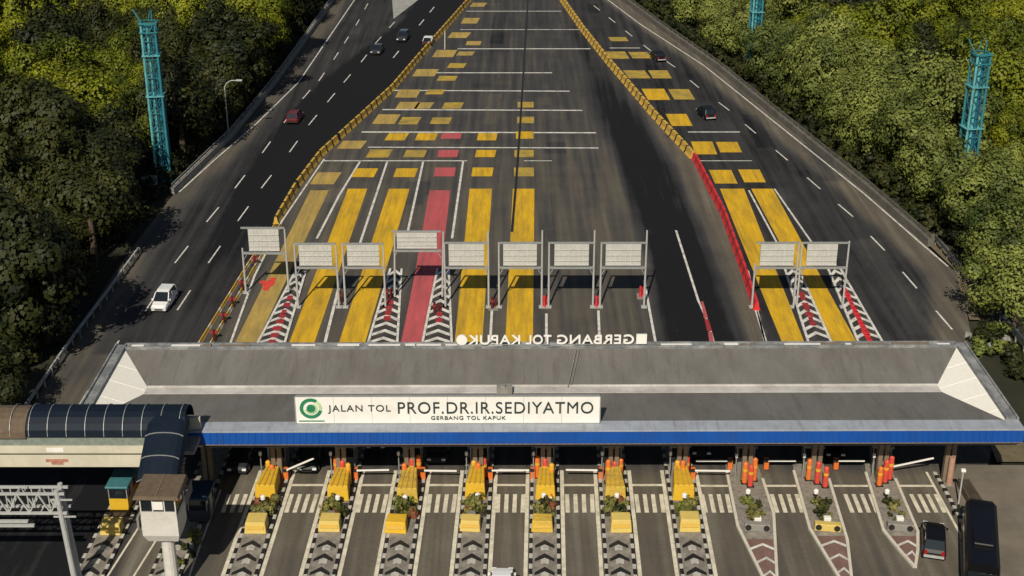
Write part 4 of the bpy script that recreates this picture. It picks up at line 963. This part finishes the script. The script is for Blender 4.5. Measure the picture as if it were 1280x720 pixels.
# tapered islands on the right: left edge, right edge polylines in survey pixels
TAP = [([(908, 590), (922, 659), (953, 722), (968, 752)], [(953, 600), (967, 644), (971, 722), (972, 752)]),
       ([(992, 590), (1012, 662), (1048, 722), (1062, 746)], [(1036, 600), (1059, 677), (1064, 722), (1063, 746)]),
       ([(1082, 592), (1104, 664), (1126, 691), (1143, 710)], [(1119, 600), (1147, 666), (1147, 690), (1144, 710)])]
def xat(line, y):
    for (a_, b_), (c_, d_) in zip(line, line[1:]):
        if b_ <= y <= d_: return a_ + (c_ - a_) * (y - b_) / (d_ - b_)
    return line[0][0] if y < line[0][1] else line[-1][0]
for k, (Lf, Rt) in enumerate(TAP):
    who = ['third', 'second', 'last'][k] + (' toll island from the right' if k < 2 else ' toll island on the right')
    cx = (Lf[0][0] + Rt[0][0]) / 2; o = G(cx, 600); root = thing('toll_island', 'tapered toll island with red-brown nose and white chevrons, %s' % (['third from the right', 'second from the right', 'short and pointed at far right'][k]), 'island', o, 0, 'tapered toll islands on the right')
    top = G(cx - 2, 580)
    loop = [G(Lf[0][0] - 2, 578)] + [G(*q) for q in Lf] + [G(*q) for q in Rt[::-1]] + [G(Rt[0][0] - 8, 578)]
    loop = [q - o for q in loop]; s = MB(); s.prism([(q.x, q.y) for q in loop], 0, .15); s.build('island_base', ISL, root)
    y0 = [676, 672, 672][k]; yend = Lf[-1][1] - 3
    nose = [G(xat(Lf, y0) + 2, y0)] + [G(xat(Lf, y) + 2, y) for y in (690, 705, 720, 735) if y0 < y < yend] + [G(xat(Lf, yend) + .5, yend), G(xat(Rt, yend) - .5, yend)] + [G(xat(Rt, y) - 2, y) for y in (735, 720, 705, 690) if y0 < y < yend] + [G(xat(Rt, y0) - 2, y0)]
    s = MB(); s.face([q - o + Vector((0, 0, .158)) for q in nose]); s.build('nose_paint', ISLR, root)
    for ln in (Lf, Rt):
        e = MB()
        for a_, b_ in zip(ln, ln[1:]): e.bar(G(*a_) - o + Vector((0, 0, .09)), G(*b_) - o + Vector((0, 0, .092)), .22, .19)
        e.build('kerb', mat('white_island_kerb', (0.60, 0.56, 0.46), .8, .2, 3), root)
    y = y0 + 5
    while y < yend - 7:
        c = MB(); l, r_ = xat(Lf, y + 5) + 2, xat(Rt, y + 5) - 2; m_ = (l + r_) / 2 + (1 if k < 2 else 2); zz = Vector((0, 0, .166))
        for a_, ya, b_, yb_ in ((l, y + 6, m_, y), (m_, y, r_, y + 6)):
            c.face([G(a_, ya + 3.0) - o + zz, G(b_, yb_ + 3.0) - o + zz, G(b_, yb_) - o + zz, G(a_, ya) - o + zz])
        y += 17 if k < 2 else 13
        c.build('chevron_paint', WHITE_LINE, root)
    orange_posts(G([935, 1020, 1103][k], 603), k + 20, [(ORNG, REDO, ORNG), (ORNG, REDO, REDO), (ORNG, REDO, REDO)][k], who)
    heading = -math.atan((Lf[1][0] - Lf[0][0]) / (Lf[1][1] - Lf[0][1]) * .5)
    cxm = lambda y: (xat(Lf, y) + xat(Rt, y)) / 2
    bp = G(cxm(628), 628); white_globe(bp, 0, -.3, 0, who)
    spots = [(cxm(634) - 6, 634), (cxm(634) + 7, 636), (cxm(640), 641), (cxm(646) - 7, 647), (cxm(646) + 8, 648), (cxm(652), 654)]
    base = G(cxm(640), 640); shrubs(base, 0, [(G(*q).x - base.x, G(*q).y - base.y) for q in spots], who)
    nb_ = G(cxm(664), 666)
    r = thing('crash_block', 'nose block with two black discs on the ' + who, 'crash block', nb_ + Vector((0, 0, .15)), heading, 'pale nose blocks on the tapered islands')
    s = MB(); s.box(-1.0, 1.0, -.1, .5, 0, .62); s.build('block', CONC if k != 1 else YBLP, r, .05)
    for x in (-.7, .7): s = MB(); s.tube((x, -.16, .36), (x, .1, .36), .24, .24, 14); s.build('disc', BLACK, r)
    wb = G(cxm(655) + 2, 656); s = MB(); s.box(-.28, .28, -.2, .2, .15, .75); o2 = s.build('marker_box', SIGNW, None, .03); o2.location = wb; tag(o2, 'small white box by the shrubs on the ' + who, 'box', 'white boxes on the tapered islands')
    lane_post(G(cxm(604) - 14, 600), 0, 0, 0, who, 2.0); booth(G(cxm(596), 592), heading, 'grey toll booth in the shade on the ' + who, None, .5)
gate_arm(G(912, 588), 0, 0, -2.9, 0, 'white barrier arm lowered left of the third island from the right', 0)
gate_arm(G(957, 588), 0, 0, 2.4, 0, 'white barrier arm lowered right of the third island from the right', 0)
gate_arm(G(1044, 588), 0, 0, 2.3, 0, 'white barrier arm lowered right of the second island from the right', 0)
gate_arm(G(1110, 596), 0, 0, 3.6, 14, 'white barrier arm raised at a slant over the rightmost lane', 0)
# kerb strip at the right end of the apron
p = G(1182, 605); r = thing('edge_kerb', 'black and white kerb strip along the right edge of the last lane', 'kerb', p)
s = MB(); pts = [(1168, 592), (1180, 612), (1192, 634), (1203, 655)]; P_ = [G(*q) - p for q in pts]; n = 0
for a_, b_ in zip(P_, P_[1:]):
    for k in range(5): s.bar(a_ + (b_ - a_) * k / 5 + Vector((0, 0, .08)), a_ + (b_ - a_) * (k + 1) / 5 + Vector((0, 0, .08)), .3, .2, n % 2); n += 1
s.build('kerb_stones', [KW, BLACK], r)
p = G(1186, 606); r = thing('crash_post', 'salmon painted crash post at the rightmost canopy column', 'post', p, 0, 'orange crash posts at the canopy columns'); s = MB(); s.tube((0, 0, 0), (0, 0, 2.6), .25, .24, 12); s.build('post', mat('salmon', (0.42, 0.24, 0.17), .6, .2, 2), r); s = MB(); s.box(-.35, .35, -.35, .35, 0, .08); s.build('base_plate', CONC, r)
p = G(1198, 630); r = thing('lamp_post', 'white-headed lamp post right of the last canopy column', 'lamp post', p); s = MB(); s.tube((0, 0, 0), (0, 0, 3.0), .07, .06, 8); s.build('pole', STEELW, r); s = MB(); s.box(-.18, .18, -.15, .15, 3.0, 3.25); s.build('lamp_head', SIGNW, r, .04)
p = G(1212, 622); r = thing('planter_box', 'brown box planter between the lamp post and the black bus', 'planter', p); s = MB(); s.hexa([(-.5, -2.2, 0), (.6, -2.4, 0), (.4, 1.8, 0), (-.5, 1.8, 0), (-.5, -2.2, .7), (.6, -2.4, .7), (.4, 1.8, .7), (-.5, 1.8, .7)]); s.build('box', BROWNR, r); s = MB(); s.hexa([(-.4, -2.0, .7), (.45, -2.1, .7), (.3, 1.6, .7), (-.4, 1.6, .7), (-.4, -2.0, .72), (.45, -2.1, .72), (.3, 1.6, .72), (-.4, 1.6, .72)]); s.build('soil', SOIL, r)

# ------------------------------------------------------------------ vehicles
def car(label, p, rz, paint, kind='mpv', roofm=None, cat='car'):
    root = thing('parked_car' if False else 'car', label, cat, p, rz, 'cars on the roads'); L = 2.2; W = .88       # +y is the nose
    prof = {'mpv': [(-2.15, .45, .80), (-2.2, .75, .95), (-1.95, 1.0, .98), (.95, 1.0, 1.0), (2.0, .82, .92), (2.2, .62, .85), (2.15, .35, .8)],
            'sedan': [(-2.25, .45, .80), (-2.3, .75, .92), (-2.1, .92, .95), (.95, .92, 1.0), (2.05, .78, .92), (2.25, .6, .85), (2.2, .35, .8)]}[kind]
    def ring_(y, zt, wf, zb=.28):
        w_ = W * wf; return [(-w_, y, zb), (-w_ * 1.02, y, (zb + zt) / 2), (-w_ * .93, y, zt - .05), (-w_ * .82, y, zt), (w_ * .82, y, zt), (w_ * .93, y, zt - .05), (w_ * 1.02, y, (zb + zt) / 2), (w_, y, zb)]
    b_ = MB(); b_.loft([ring_(y, zt, wf) for y, zt, wf in prof]); body = b_.build('body', paint, root, 0, False)
    if kind == 'mpv': cab = [(-2.0, .98, .80, .0), (-1.75, 1.62, .70, 0), (-.2, 1.70, .72, 0), (.35, 1.64, .70, 0), (1.25, .98, .84, 0)]
    else: cab = [(-1.75, .92, .80, 0), (-1.0, 1.38, .68, 0), (-.1, 1.45, .70, 0), (.25, 1.42, .69, 0), (1.2, .92, .84, 0)]
    gl = MB(); base = .9
    rings = [[(-W * .84 if z > 1 else -wf, y, base), (-wf, y, z), (wf, y, z), (W * .84 if z > 1 else wf, y, base)] for y, z, wf, _ in cab]
    gl.loft(rings); gl.build('windows', GLASS, root)
    rf = MB(); mid = cab[1:4]; rf.loft([[(-wf * .97, y, z + .005), (-wf * .92, y, z + .05), (wf * .92, y, z + .05), (wf * .97, y, z + .005)] for y, z, wf, _ in mid])
    for a_, c_ in ((0, 1), (3, 4)):
        for sx in (-1, 1): rf.bar((sx * cab[a_][2] * .98, cab[a_][0], cab[a_][1]), (sx * cab[c_][2] * .98, cab[c_][0], cab[c_][1]), .09, .07)
    for sx in (-1, 1): rf.bar((sx * .79, -.35, .98), (sx * .72, -.35, 1.5), .09, .05)
    rf.build('roof', roofm or paint, root)
    for sx in (-1, 1):
        for y in (-1.38, 1.38):
            t = MB(); t.tube((sx * (W - .19), y, .31), (sx * (W + .015), y, .31), .31, .31, 16); wh = t.build('wheel', TYRE, root)
            t = MB(); t.tube((sx * (W + .016), y, .31), (sx * (W + .03), y, .31), .19, .17, 12); t.build('rim', RIMM, wh)
        t = MB(); t.box(min(sx * .45, sx * .78), max(sx * .45, sx * .78), 2.08, 2.225, .56, .72); t.build('headlight', LAMPW, root)
        t = MB(); t.box(min(sx * .52, sx * .74), max(sx * .52, sx * .74), -2.3, -2.12, .66, .9); t.build('taillight', LAMPR, root)
        t = MB(); t.box(min(sx * .88, sx * 1.02), max(sx * .88, sx * 1.02), .85, 1.02, .98, 1.12); t.build('mirror', paint, root)
    t = MB(); t.box(-.42, .42, 2.19, 2.24, .38, .5); t.build('grille', BLACK, root); t = MB(); t.box(-.74, .74, -2.29, -2.17, .38, .56); t.build('rear_bumper', STEELW if paint is CARB else BLACK, root)
    return root
HW_L = math.atan2(G(268, 318).y - G(230, 375).y, G(268, 318).x - G(230, 375).x) - math.pi / 2
car('white car with black windows driving on the left highway near the canopy', G(206, 381), HW_L + math.pi, CARW, 'mpv')
d = G(391, 150) - G(367, 183); car('dark red car on the left highway near the curve', G(369, 151), math.atan2(d.y, d.x) - math.pi / 2, CARR, 'mpv')
d = G(527, 28) - G(495, 68)
car('dark car with bright bumper on the black asphalt strip, nearer one', G(472, 66), math.atan2(d.y, d.x) + math.pi / 2, CARD, 'sedan')
car('dark car on the black asphalt strip, farther one below the gore', G(504, 50), math.atan2(d.y, d.x) + math.pi / 2, CARD, 'mpv', CARD)
car('small white car beside the yellow barrier on the black asphalt', G(536, 55), math.atan2(d.y, d.x) - math.pi / 2, CARD, 'sedan', CARW)
d = G(868, 105) - G(905, 133); car('black car on the right highway beside the yellow squares', G(882, 146), math.atan2(d.y, d.x) - math.pi / 2, CARB, 'mpv')
car('black car far up the right highway below the white dashes', G(822, 74), math.atan2(d.y, d.x) - math.pi / 2, CARB, 'sedan')
car('black car leaving the rightmost toll lane at the pointed island', G(1166, 682), R(-15), CARB, 'mpv')
car('white car cut off by the bottom edge between the fifth and sixth islands', G(627, 742), LANE, CARW, 'mpv')
for x, y, m, lb in [(296, 601, CARD, 'dark car under the canopy in the leftmost open lane'), (384, 600, CARB, 'black car under the canopy between the third and fourth islands'), (546, 588, CARD, 'dark car under the canopy between the fifth and sixth islands'), (470, 572, CARD, 'dark car under the canopy between the fourth and fifth islands'), (878, 580, CARD, 'dark car under the canopy left of the tapered islands'), (1046, 582, CARB, 'black car under the canopy between the two right-hand tapered islands')]:
    p = G(x, y - 2); p.y += 2.6; car(lb, p, LANE + math.pi, m, 'mpv' if m is not CARS else 'sedan')
# bus on the apron
p = G(1222, 704); r = thing('bus', 'glossy black bus parked on the tan apron at the right', 'bus', p, R(-16))
W, L, h_ = 1.2, 4.6, 2.9; s = MB(); sec = lambda y, k: [(-W * k, y, .4), (-W * k, y, h_ * .72), (-W * k * .94, y, h_ * .93), (-W * k * .75, y, h_), (W * k * .75, y, h_), (W * k * .94, y, h_ * .93), (W * k, y, h_ * .72), (W * k, y, .4)]
s.loft([sec(-L, .93), sec(-L + .3, 1), sec(L - .5, 1), [(x * .95, y, z if z < 2.2 else z - .15) for x, y, z in sec(L, .95)]]); s.build('body', CARB, r)
for sx in (-1, 1):
    for k in range(6): t = MB(); y = -L + .6 + k * 1.38; t.box(min(sx * W * 1.0, sx * (W + .015)), max(sx * W * 1.0, sx * (W + .015)), y, y + 1.22, 1.45, 2.15); t.build('window', GLASS, r)
    for y in (-2.9, 2.7):
        t = MB(); t.tube((sx * (W - .3), y, .46), (sx * (W + .01), y, .46), .46, .46, 16); wh = t.build('wheel', TYRE, r); t = MB(); t.tube((sx * (W + .012), y, .46), (sx * (W + .03), y, .46), .26, .22, 12); t.build('rim', RIMM, wh)
    t = MB(); t.box(min(sx * .6, sx * 1.0), max(sx * .6, sx * 1.0), L - .03, L + .02, .8, 1.0); t.build('headlight', LAMPW, r); t = MB(); t.box(min(sx * .8, sx * 1.05), max(sx * .8, sx * 1.05), -L - .02, -L + .03, .9, 1.3); t.build('taillight', LAMPR, r)
t = MB(); t.box(-1.0, 1.0, -L - .02, -L + .05, 1.4, 2.2); t.build('rear_window', GLASS, r); t = MB(); t.box(-1.05, 1.05, L - .08, L + .015, 1.3, 2.3); t.build('windscreen', GLASS, r)
t = MB(); t.box(-.7, .7, -2.2, .1, h_, h_ + .22); t.build('roof_unit', CARB, r, .06); t = MB(); t.bar((-W - .03, -2.0, .9), (-W - .03, 2.6, .9), .02, .1); t.build('trim_strip', STEEL, r)
t = MB(); t.bar((-W, L - .4, 2.2), (-W - .35, L - .1, 2.0), .05); t.box(-W - .48, -W - .28, L - .2, L, 1.6, 2.05); t.build('mirror', BLACK, r)

# ------------------------------------------------------------------ pedestrian bridge at the left
YB = 91.7
XR = (186 - 640) * (YB * CP + (H - 6.5) * SP) / F; XL = -62.0
br = thing('pedestrian_bridge', 'cream pedestrian bridge with arched navy canopy entering from the left edge', 'footbridge', (XR, YB, 0), 0)
s = MB(); s.box(XL - XR, 0, 0, .3, 5.5, 6.55); s.build('girder', CREAM, br); s = MB(); s.box(XL - XR, 0, .06, .3, 6.55, 6.72); s.build('shadow_gap', BLACK, br)
s = MB(); s.box(XL - XR, 0, -.05, .3, 6.72, 7.35); s.build('upper_girder', CREAM, br)
s = MB(); s.box(XL - XR, .3, .05, .2, 7.35, 8.15); s.build('parapet', RAILG, br)
s = MB(); s.bar((XL - XR, .12, 8.45), (.3, .12, 8.45), .07, .07)
x = 0.2
while x > XL - XR: s.bar((x, .12, 8.15), (x, .12, 8.5), .06); x -= 1.9
s.build('handrail', STEEL, br)
s = MB(); s.box(XL - XR, 3.4, .3, 3.0, 6.4, 6.7); s.build('deck', CONC, br)
pq = MB(); pq.box(-7.7, -6.4, -.09, -.05, 6.85, 7.2); pq.build('plaque', SIGNW, br); pq = MB(); pq.box(-7.9, -6.2, -.03, 0, 5.95, 6.2); pq.box(-7.5, -6.6, -.03, 0, 5.72, 5.92); pq.build('warning_plaque', mat('faded_red_plaque', (0.45, 0.2, 0.14), .7, .3, 3), br)
s = MB(); s.box(XL - XR, 3.4, 3.0, 3.3, 5.5, 8.1); s.build('rear_girder', CREAM, br)
def arch(cy, z0, ry, rz_, n=10): return [(cy - ry * math.cos(math.pi * i / n), z0 + rz_ * math.sin(math.pi * i / n)) for i in range(n + 1)]
cx0, cx1 = (30 - 640) * .0608 - XR, 3.5
cx0 = (88 - 640) * (YB + 1.6 + 3) * .00063 - XR
s = MB(); A = arch(1.65, 8.2, 1.75, 1.6)
def sheet(mb, A, x0, x1, th=.05):
    for (a_, b_), (c_, d_) in zip(A, A[1:]): mb.hexa([(x0, a_, b_ - th), (x1, a_, b_ - th), (x1, c_, d_ - th), (x0, c_, d_ - th), (x0, a_, b_), (x1, a_, b_), (x1, c_, d_), (x0, c_, d_)])
xa = (36 - 640) * 105.5 / F - XR; sheet(s, A, xa, 2.9); can = s.build('canopy', NAVY, br, 0, False)
s = MB(); sheet(s, arch(1.65, 8.1, 1.8, 1.6), XL - XR, xa - .05); s.build('brown_canopy', BROWNR, br)
for k in range(10):
    x = 2.5 - k * 1.42; s = MB(); Ar = arch(1.65, 8.22, 1.78, 1.63)
    for (a_, b_), (c_, d_) in zip(Ar, Ar[1:]): s.bar((x, a_, b_), (x, c_, d_), .045, .04)
    s.build('canopy_rib', STEEL, br)
# stair canopy coming down toward the viewer
xc, hw = 1.35, 1.35; xs_l, xs_r = 0.1, 3.1
s = MB(); n = 8; T = [(1.0, 9.75), (-0.9, 9.0), (-2.7, 8.1), (-4.4, 7.1)]
def sec2(y, z): return [(1.6 - 1.55 * math.cos(math.pi * i / n), y, z - .9 + .9 * math.sin(math.pi * i / n) ** .45) for i in range(n + 1)]
secs = [sec2(*t) for t in T]
for S0, S1 in zip(secs, secs[1:]):
    for i in range(n):
        q = [S0[i], S0[i + 1], S1[i + 1], S1[i]]; s.face(q); s.face([(a_, b_, c_ - .05) for a_, b_, c_ in q][::-1])
s.build('stair_canopy', NAVY, br)
for y, z in [(-0.9, 9.0), (-2.7, 8.1), (-4.35, 7.13)]:
    s = MB(); S_ = sec2(y, z + .03)
    for i in range(1, n - 1): s.bar(S_[i], S_[i + 1], .07, .05)
    s.build('stair_rib', STEEL, br)
s = MB()
for k in range(18): s.box(.4, 2.8, -.3 * k - .3 - 0, -.3 * k, 6.4 - .17 * k - .17, 6.4 - .17 * k)
s.build('stairs', CONC, br)
s = MB(); s.box(.15, .3, -5.4, 0, 3.4, 4.4); s.box(2.9, 3.05, -5.4, 0, 3.4, 4.4); s.build('stringer', CONC, br)
for x in (1.6, -24.0): s = MB(); s.tube((x, 1.6, -.3), (x, 1.6, 6.4), .55, .55, 14); s.build('pier', CONC, br)

# control tower on its column
YT = 83.0; sc_ = lambda z: (YT * CP + (H - z) * SP) / F
tx = (205 - 640) * sc_(6)
tw = thing('control_tower', 'small white control cabin with brown roof on a single column', 'control tower', (tx, YT, 0), LANE)
s = MB(); s.tube((.15, 0, 0), (.15, 0, 5.3), .5, .46, 14); s.build('column', WHITE, tw)
s = MB(); s.hexa([(-.95, -.85, 5.2), (1.15, -.85, 5.2), (1.15, .95, 5.2), (-.95, .95, 5.2), (-1.22, -1.1, 5.8), (1.32, -1.1, 5.8), (1.32, 1.2, 5.8), (-1.22, 1.2, 5.8)]); s.box(-1.22, 1.32, -1.1, 1.2, 5.8, 7.3); s.build('cabin_wall', WHITE, tw)
s = MB(); s.box(-1.12, 1.22, -1.0, 1.1, 7.3, 8.9); s.build('window', GLASS, tw)
s = MB()
for x in (-1.2, -.36, .46, 1.22): s.box(x, x + .08, -1.08, -1.0, 7.3, 8.9)
for x in (-1.2, 1.22): s.box(x, x + .08, 1.1, 1.18, 7.3, 8.9)
s.box(-1.2, 1.3, -1.09, -1.01, 7.3, 7.75)
for x in (-1.2, 1.22): s.box(x + .005, x + .075, -1.05, 1.15, 7.31, 7.45)
s.build('window_frame', WHITE, tw)
s = MB(); s.box(-.3, .42, -1.12, -1.09, 7.95, 8.6); s.build('notice_panel', SIGNW, tw)
s = MB(); s.hexa([(-1.55, -1.4, 8.9), (1.65, -1.4, 8.9), (1.65, 1.5, 8.9), (-1.55, 1.5, 8.9), (-1.45, -1.3, 9.15), (1.55, -1.3, 9.15), (1.55, 1.4, 9.3), (-1.45, 1.4, 9.3)]); s.build('roof', BROWNR, tw)
s = MB(); s.bar((.05, -1.25, 9.19), (.05, 1.35, 9.33), .06, .05); s.build('roof_seam', COLM, tw)

# steel truss gantry at the left edge
YG = 84.5; sg = lambda z: (YG * CP + (H - z) * SP) / F
gx = (80 - 640) * sg(6)
gt = thing('truss_gantry', 'white steel truss sign gantry at the lower left edge', 'gantry', (gx, YG, 0), 0)
for dy in (-.45, .45): s = MB(); s.tube((.25, dy, 0), (-.15, dy, 8.2), .22, .18, 10); s.build('post', STEELW, gt)
s = MB()
for dy in (-.45, .45):
    for z in (6.3, 7.9): s.bar((-18, dy, z), (.4, dy, z), .17, .17)
    for k in range(12):
        x = -k * 1.5; s.bar((x, dy, 7.9), (x - .75, dy, 6.3), .10); s.bar((x - .75, dy, 6.3), (x - 1.5, dy, 7.9), .10); s.bar((x - .75, dy, 6.3), (x - .75, dy, 7.9), .07)
for k in range(13): s.bar((-k * 1.5, -.45, 7.9), (-k * 1.5, .45, 7.9), .09); s.bar((-k * 1.5, -.45, 6.3), (-k * 1.5, .45, 6.3), .09)
s.build('truss', STEELW, gt)
s = MB(); s.box(-18, -2.0, -.75, -.5, 5.3, 5.45); s.box(-18, -2.4, -.75, -.5, 5.65, 5.8); s.build('sign_rail', STEELW, gt)
s = MB(); s.bar((-.6, -.45, 7.4), (.9, -.45, 7.4), .1); s.bar((-.6, -.45, 6.0), (1.0, -.45, 6.0), .1); s.build('bracket', STEELW, gt)
for x in (-2.5, -5.5, -8.0): s = MB(); s.tube((x, 0, 7.9), (x, 0, 8.3), .05); s.build('lamp_stub', STEELW, gt)
